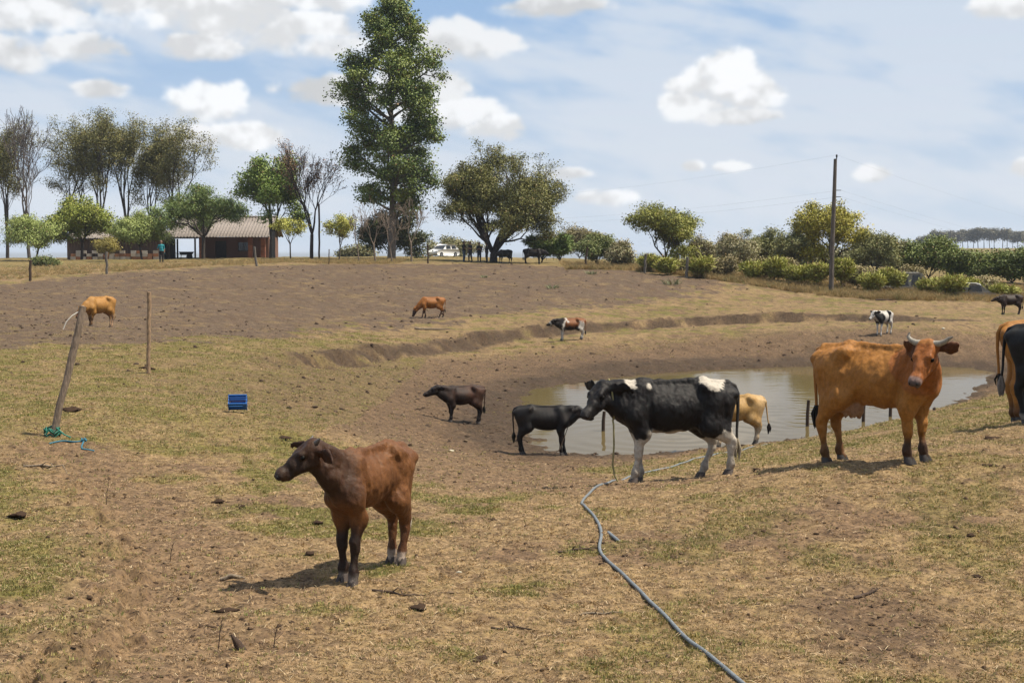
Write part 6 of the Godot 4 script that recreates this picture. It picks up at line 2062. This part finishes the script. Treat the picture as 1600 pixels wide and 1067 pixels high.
	K.spiky = {"form": "fork", "leaders": 7, "levels": 2, "split": 3, "trunk": 0.1, "len": 0.4, "open": 0.5, "r": 0.03, "leaves": 180, "leaf": 0.374, "slim": 0.07, "clump": 0.35, "droop": -0.25, "c1": Color(0.05, 0.085, 0.022), "c2": Color(0.11, 0.15, 0.04)}
	K.field_bush = {"form": "fork", "leaders": 6, "levels": 4, "split": 3, "trunk": 0.05, "len": 0.32, "open": 0.6, "r": 0.02, "leaves": 52, "leaf": 0.116, "clump": 0.42, "c1": Color(0.06, 0.08, 0.025), "c2": Color(0.12, 0.13, 0.045), "bark": Color(0.11, 0.09, 0.07)}
	K.grey_bush = K.field_bush.duplicate()
	K.grey_bush.merge({"leaves": 24, "c1": Color(0.15, 0.12, 0.075), "c2": Color(0.17, 0.17, 0.085), "bark": Color(0.19, 0.15, 0.12), "levels": 5, "bare": 0.2}, true)
	K.thicket = K.field_bush.duplicate()
	K.thicket.merge({"leaves": 34, "c1": Color(0.095, 0.105, 0.04), "c2": Color(0.155, 0.15, 0.06), "levels": 5, "bare": 0.3, "open": 0.8}, true)
	K.mid_green = {"form": "fork", "leaders": 6, "levels": 5, "split": 3, "trunk": 0.1, "len": 0.28, "open": 0.75, "angle": 0.5, "ratio": 0.76, "r": 0.025, "leaves": 34, "leaf": 0.143, "clump": 0.55, "c1": Color(0.10, 0.115, 0.025), "c2": Color(0.185, 0.18, 0.038)}
	K.yellow_tree = K.mid_green.duplicate()
	K.yellow_tree.merge({"c1": Color(0.14, 0.14, 0.025), "c2": Color(0.25, 0.215, 0.035), "bare": 0.22}, true)
	K.dark_bush = {"form": "fork", "bare": 0.2, "leaders": 8, "levels": 4, "split": 3, "trunk": 0.05, "len": 0.32, "open": 0.8, "r": 0.02, "leaves": 92, "leaf": 0.150, "clump": 0.6, "c1": Color(0.05, 0.07, 0.018), "c2": Color(0.12, 0.14, 0.036)}
	K.broom = {"form": "fork", "leaders": 9, "levels": 4, "split": 3, "trunk": 0.03, "len": 0.4, "open": 0.7, "angle": 0.26, "lift": 0.22, "r": 0.012, "leaves": 26, "leaf": 0.24, "slim": 0.075, "clump": 0.3, "droop": -0.5, "c1": Color(0.15, 0.165, 0.035), "c2": Color(0.24, 0.235, 0.055), "bark": Color(0.17, 0.12, 0.085), "rmin": 0.008, "dead": 0.12, "bare": 0.35}
	K.rusty = K.grey_bush.duplicate()
	K.rusty.merge({"c1": Color(0.125, 0.1, 0.05), "c2": Color(0.16, 0.14, 0.068), "bark": Color(0.16, 0.125, 0.095), "leaves": 14, "open": 0.6, "lift": 0.15}, true)
	plant("wattle_tree", "tall thin olive wattle at the far left edge of the row", "tree", -59.58, -168.00, 17.39, 7.18, K.wattle, 100, "trees in the left-hand row")
	plant("bare_tree", "tall leafless grey tree second in the left-hand row", "tree", -55.99, -165.00, 17.90, 6.83, K.grey_bare, 107, "")
	plant("wattle_tree", "broad umbrella-topped olive wattle rising behind the shed's left end", "tree", -52.79, -172.00, 18.50, 9.13, K.wattle, 114, "trees in the left-hand row")
	plant("wattle_tree", "olive wattle with leaning stems crowded behind the lime green garden tree", "tree", -48.99, -168.00, 17.84, 8.47, K.wattle, 121, "trees in the left-hand row")
	plant("wattle_tree", "dense dark olive wattle in the middle of the left-hand row", "tree", -45.60, -170.00, 18.06, 7.04, K.wattle, 128, "trees in the left-hand row")
	plant("wattle_tree", "slim sparse wattle second from the right of the left-hand row", "tree", -42.52, -169.00, 17.04, 5.48, K.wattle, 135, "trees in the left-hand row")
	plant("wattle_tree", "open-branched wattle at the right end of the row, crown reaching right", "tree", -39.89, -166.00, 16.96, 8.37, K.wattle_lean, 142, "trees in the left-hand row")
	plant("willow_tree", "drooping light green willow at the far left beside the shed", "tree", -46.88, -140.00, 5.10, 6.93, K.willow, 149, "")
	plant("garden_tree", "rounded lime green garden tree in front of the plank shed", "tree", -43.25, -143.00, 6.82, 7.21, K.lime_big, 156, "")
	plant("willow_tree", "pale feathery willow in front of the shed's right end", "tree", -36.68, -141.00, 5.33, 6.09, K.willow, 163, "")
	plant("garden_tree", "wide dark green tree hanging over the brick house roof", "tree", -31.24, -144.00, 7.78, 9.46, K.dark_round, 170, "")
	plant("garden_tree", "tall leafy bright green tree at the right end of the house", "tree", -23.86, -141.00, 10.91, 7.49, K.green_tall, 177, "")
	plant("garden_bush", "small olive yellow bush on a stem before the plank shed", "bush", -37.72, -132.00, 2.50, 2.61, K.olive_bush, 184, "")
	plant("young_tree", "young yellow green tree just right of the brick house", "tree", -20.24, -130.00, 4.04, 3.16, K.lime_small, 191, "")
	plant("bare_tree", "dark purplish almost leafless tree left of the tallest tree", "tree", -19.44, -138.00, 11.80, 7.58, K.purple_bare, 198, "")
	plant("young_tree", "young lime green tree between the leafless tree and the tallest tree", "tree", -15.07, -124.00, 4.46, 3.01, K.lime_small, 205, "")
	plant("tall_tree", "tallest tree, a dense dark green spire of leafy clumps", "tree", -11.51, -136.00, 24.85, 11.38, K.tall, 212, "")
	plant("dark_thicket", "dark leafy thicket round the foot of the tallest tree", "bush", -11.76, -139.00, 5.19, 7.01, K.understory, 219, "")
	plant("bare_sapling", "pale thin leafless sapling at the left foot of the tallest tree", "tree", -13.01, -121.00, 4.90, 2.40, K.pale_bare, 226, "leafless saplings")
	plant("bare_sapling", "pale leafless sapling with wide twigs in front of the dark thicket", "tree", -11.41, -119.00, 6.00, 4.18, K.pale_bare, 233, "leafless saplings")
	plant("bare_sapling", "short forked leafless sapling nearest the ploughed field", "tree", -9.85, -117.00, 4.90, 3.48, K.pale_bare, 240, "leafless saplings")
	plant("bare_sapling", "pale leafless sapling at the right foot of the tallest tree", "tree", -8.41, -119.00, 5.84, 3.53, K.pale_bare, 247, "leafless saplings")
	plant("umbrella_tree", "huge twin-domed olive tree shading the standing people", "tree", -1.62, -124.00, 11.16, 12.39, K.umbrella, 254, "")
	plant("distant_bush", "thin olive bush behind the parked white car", "bush", -8.51, -215.00, 4.26, 9.68, K.haze_bush, 261, "")
	plant("distant_bush", "thin olive bush low between the tree trunks left of the car", "bush", -21.96, -200.00, 2.43, 5.76, K.haze_bush, 268, "")
	plant("distant_tree", "low olive tree far behind the two black cattle", "tree", 8.27, -175.00, 4.57, 7.09, K.olive_far, 275, "")
	plant("spiky_shrub", "dark spiky leaved shrub behind the black cow facing right", "bush", 2.65, -128.00, 2.42, 3.00, K.spiky, 282, "")
	plant("spiky_shrub", "spiky green shrub right of the black cow facing right", "bush", 4.25, -126.00, 2.55, 2.38, K.spiky, 289, "")
	plant("field_bush", "dark green bush at the corner of the ploughed field", "bush", 6.42, -108.00, 2.87, 3.21, K.field_bush, 296, "")
	plant("field_bush", "thin grey green bush beside the dark corner bush", "bush", 8.09, -107.00, 2.31, 2.41, K.grey_bush, 303, "grey bushes")
	plant("round_tree", "round yellow green tree alone on the right of the field", "tree", 12.42, -116.00, 5.53, 6.58, K.mid_green, 310, "")
	plant("thicket_bush", "grey twiggy bush right of the lone round tree", "bush", 15.72, -118.00, 3.08, 2.34, K.grey_bush, 317, "grey bushes")
	plant("thicket_bush", "greyish brown twiggy bush at the start of the right thicket", "bush", 17.64, -112.00, 3.23, 3.83, K.grey_bush, 324, "grey bushes")
	plant("thicket_bush", "grey green bushy tree in the middle of the right thicket", "bush", 20.46, -116.00, 3.86, 4.39, K.thicket, 331, "right-hand thicket")
	plant("thicket_bush", "green leafy bush left of the yellow green tree by the pole", "bush", 22.08, -112.00, 3.53, 3.33, K.thicket, 338, "right-hand thicket")
	plant("yellow_tree", "spreading yellow green tree behind the utility pole", "tree", 25.20, -112.00, 6.20, 7.16, K.yellow_tree, 345, "")
	plant("thicket_bush", "dull green bush right of the utility pole", "bush", 28.02, -110.00, 3.86, 4.16, K.thicket, 352, "right-hand thicket")
	plant("thicket_bush", "brownish twiggy bush between the pole and the dark bushes", "bush", 30.75, -112.00, 3.13, 3.13, K.grey_bush, 359, "grey bushes")
	plant("dark_bush", "rounded dark green bush behind the derelict van", "bush", 32.28, -110.00, 3.47, 4.95, K.dark_bush, 366, "dark bushes at right")
	plant("dark_bush", "dark green bush behind the old white car", "bush", 34.80, -108.00, 2.72, 4.47, K.dark_bush, 373, "dark bushes at right")
	plant("dark_bush", "dark green bush at the right edge of the picture", "bush", 37.31, -106.00, 3.05, 4.77, K.dark_bush, 380, "dark bushes at right")
	plant("broom_shrub", "bright broom shrub below the lone round tree", "bush", 10.56, -97.00, 1.25, 1.66, K.broom, 900, "broom shrubs along the fence")
	plant("broom_shrub", "bright broom shrub beside the right-hand leaning fence post", "bush", 12.48, -95.00, 1.47, 1.95, K.broom, 903, "broom shrubs along the fence")
	plant("broom_shrub", "small broom shrub beside the upright fence post", "bush", 9.72, -100.00, 1.26, 1.84, K.broom, 906, "broom shrubs along the fence")
	plant("broom_shrub", "broom shrub leftmost below the right thicket", "bush", 15.99, -94.00, 1.38, 1.86, K.broom, 909, "broom shrubs along the fence")
	plant("broom_shrub", "second broom shrub below the right thicket", "bush", 17.29, -93.00, 1.84, 1.52, K.broom, 912, "broom shrubs along the fence")
	plant("broom_shrub", "large bright broom shrub left of the utility pole", "bush", 18.51, -92.00, 1.49, 2.73, K.broom, 915, "broom shrubs along the fence")
	plant("broom_shrub", "narrow broom shrub touching the utility pole's left side", "bush", 19.54, -91.00, 1.71, 1.58, K.broom, 918, "broom shrubs along the fence")
	plant("broom_shrub", "broom shrub just right of the utility pole", "bush", 21.10, -90.50, 2.12, 1.55, K.broom, 921, "broom shrubs along the fence")
	plant("broom_shrub", "broom shrub left of the derelict van", "bush", 22.51, -89.00, 1.34, 1.60, K.broom, 924, "broom shrubs along the fence")
	plant("broom_shrub", "small broom shrub at the derelict van's left end", "bush", 23.98, -90.00, 1.60, 1.74, K.broom, 927, "broom shrubs along the fence")
	plant("broom_shrub", "upright broom shrub at the derelict van's right end", "bush", 26.06, -88.00, 1.10, 1.71, K.broom, 930, "broom shrubs along the fence")
	plant("broom_shrub", "brownish broom shrub between the two old vehicles", "bush", 26.63, -86.00, 1.38, 1.78, K.broom, 933, "broom shrubs along the fence")
	plant("broom_shrub", "low broom shrub behind the old white car", "bush", 28.32, -88.00, 1.11, 1.17, K.broom, 936, "broom shrubs along the fence")
	plant("broom_shrub", "broom shrub behind the dark cow at right", "bush", 29.72, -86.00, 0.94, 1.86, K.broom, 939, "broom shrubs along the fence")
	plant("dry_shrub", "rusty brown dry shrub between the two right-hand fence posts", "bush", 11.85, -99.00, 1.27, 1.78, K.rusty, 1500, "dry brown shrubs along the fence")
	plant("dry_shrub", "rusty brown shrub left of the first thicket broom shrubs", "bush", 14.41, -97.00, 1.73, 2.27, K.rusty, 1503, "dry brown shrubs along the fence")
	plant("dry_shrub", "rusty twiggy shrub behind the second broom shrub", "bush", 17.11, -96.00, 1.66, 1.90, K.rusty, 1506, "dry brown shrubs along the fence")
	plant("dry_shrub", "rusty shrub behind the large bright broom shrub", "bush", 18.29, -94.50, 1.73, 1.53, K.rusty, 1509, "dry brown shrubs along the fence")
	plant("dry_shrub", "rusty brown shrub right of the pole's broom shrub", "bush", 22.36, -92.00, 1.69, 2.07, K.rusty, 1512, "dry brown shrubs along the fence")
	plant("dry_shrub", "brown dry shrub poking up behind the derelict van", "bush", 27.28, -97.00, 1.63, 1.57, K.rusty, 1515, "dry brown shrubs along the fence")
	plant("dry_shrub", "brown leafless shrub left of the dark cow", "bush", 29.97, -90.00, 1.25, 1.62, K.rusty, 1518, "dry brown shrubs along the fence")
	plant("garden_bush", "low grey weed bush on the grass before the willow", "bush", -38.77, -118.00, 0.96, 2.44, K.field_bush, 1700, "low bushes round the house")
	# a planted row of tall trees on the far hill
	K.far_row = {"form": "fork", "leaders": 3, "levels": 3, "split": 3, "trunk": 0.35, "len": 0.3, "open": 0.3, "angle": 0.4, "r": 0.02, "leaves": 44, "leaf": 0.748, "slim": 0.4, "clump": 2.2, "c1": Color(0.06, 0.058, 0.035), "c2": Color(0.095, 0.085, 0.05), "bark": Color(0.11, 0.09, 0.08)}
	var rng := RandomNumberGenerator.new()
	rng.seed = 404
	var pts := [1437, 1449, 1458, 1467, 1475, 1484, 1496, 1504, 1512, 1520, 1528, 1537, 1546, 1553, 1566, 1573, 1581, 1589, 1597]
	var nth := ["leftmost", "second", "third", "fourth", "fifth", "sixth", "seventh", "eighth", "ninth", "tenth", "eleventh", "twelfth", "thirteenth", "fourteenth", "fifteenth", "sixteenth", "seventeenth", "eighteenth", "rightmost"]
	for i in pts.size():
		var d := 905.0 + rng.randf_range(-12, 12)
		plant("row_tree", ("%s tall slim tree in the planted row on the far hill" if i == 0 or i == 18 else "%s tall tree from the left in the planted row on the far hill") % nth[i], "tree", (pts[i] - 800.0) / 2222.0 * d, -d, rng.randf_range(11.5, 14.5) * (0.75 if i < 2 else 1.0), rng.randf_range(4.5, 6.5), K.far_row, 4000 + i, "planted tree row on the far hill")
	# scrub on the slope under it
	K.scrub = K.dark_bush.duplicate()
	K.scrub.merge({"leaves": 52, "leaf": 0.374, "clump": 1.5, "c1": Color(0.07, 0.075, 0.03), "c2": Color(0.12, 0.11, 0.05), "levels": 3}, true)
	var sc := [[1340, 190, 2.4, 9.0, "low scrub bush behind the yellow green tree"], [1400, 200, 2.8, 11.0, "wide scrub bush behind the brownish twiggy bush"], [1475, 210, 2.6, 12.0, "wide scrub bush left of centre under the far hill"], [1545, 205, 2.6, 12.0, "wide scrub bush below the far tree row"], [1610, 200, 2.8, 11.0, "scrub bush leaving the frame at right"], [1120, 190, 3.0, 9.0, "low scrub bush in the gap right of the round tree"], [1210, 185, 3.6, 10.0, "tall scrub bush behind the grey thicket"], [1270, 180, 3.2, 9.0, "scrub bush behind the yellow green tree's left side"]]
	for i in sc.size():
		var s: Array = sc[i]
		plant("scrub_bush", s[4], "bush", (s[0] - 800.0) / 2222.0 * s[1], -s[1], s[2], s[3], K.scrub, 5000 + i * 3, "scrub behind the thicket")

func _ready() -> void:
	var t0 := Time.get_ticks_msec()
	# camera, sky, sun, exposure
	var cam := Camera3D.new()
	cam.name = "camera"
	add_child(cam)
	cam.position = Vector3(0, 2.5, 0)
	cam.rotation.x = -atan(138.5 / 2222.0)
	cam.fov = rad_to_deg(2.0 * atan(533.5 / 2222.0))
	cam.near = 0.1
	cam.far = 9000.0
	cam.current = true
	var env := Environment.new()
	env.background_mode = Environment.BG_SKY
	env.sky = Sky.new()
	env.sky.sky_material = build_sky()
	env.sky_rotation = Vector3(0, PI, 0)
	env.background_energy_multiplier = 0.68
	env.tonemap_mode = Environment.TONE_MAPPER_LINEAR
	env.tonemap_exposure = 1.52
	env.fog_enabled = true
	env.fog_density = 0.00016
	env.fog_light_color = Color(0.78, 0.83, 0.9)
	env.sdfgi_enabled = true
	env.ssao_enabled = true
	env.ssil_enabled = true
	var we := WorldEnvironment.new()
	we.name = "environment"
	we.environment = env
	add_child(we)
	var sun := DirectionalLight3D.new()
	sun.name = "sun"
	add_child(sun)
	sun.look_at_from_position(Vector3(0.50, 1.0, 0.06), Vector3.ZERO, Vector3(0, 0, 1))
	sun.light_energy = 1.6
	sun.light_color = Color(1.0, 0.955, 0.88)
	sun.light_angular_distance = 0.6
	sun.shadow_enabled = true
	print("sky ", Time.get_ticks_msec() - t0)
	n_big.seed = 1; n_big.frequency = 0.08; n_big.fractal_octaves = 2
	n_mid.seed = 2; n_mid.frequency = 0.8; n_mid.fractal_octaves = 3
	n_fine.seed = 3; n_fine.frequency = 3.6; n_fine.fractal_octaves = 2
	n_lump.seed = 6; n_lump.frequency = 1.0; n_lump.fractal_octaves = 2
	n_cell.seed = 4; n_cell.frequency = 1.6; n_cell.fractal_octaves = 4; n_cell.fractal_gain = 0.65
	build_materials()
	build_grid()
	print("materials ", Time.get_ticks_msec() - t0)
	build_ground()
	water()
	print("ground ", Time.get_ticks_msec() - t0)
	buildings()
	vegetation()
	print("trees ", Time.get_ticks_msec() - t0)
	herd()
	print("herd ", Time.get_ticks_msec() - t0)
	people()
	objects()
	print("objects ", Time.get_ticks_msec() - t0)
	stuff()
	print("stuff ", Time.get_ticks_msec() - t0)
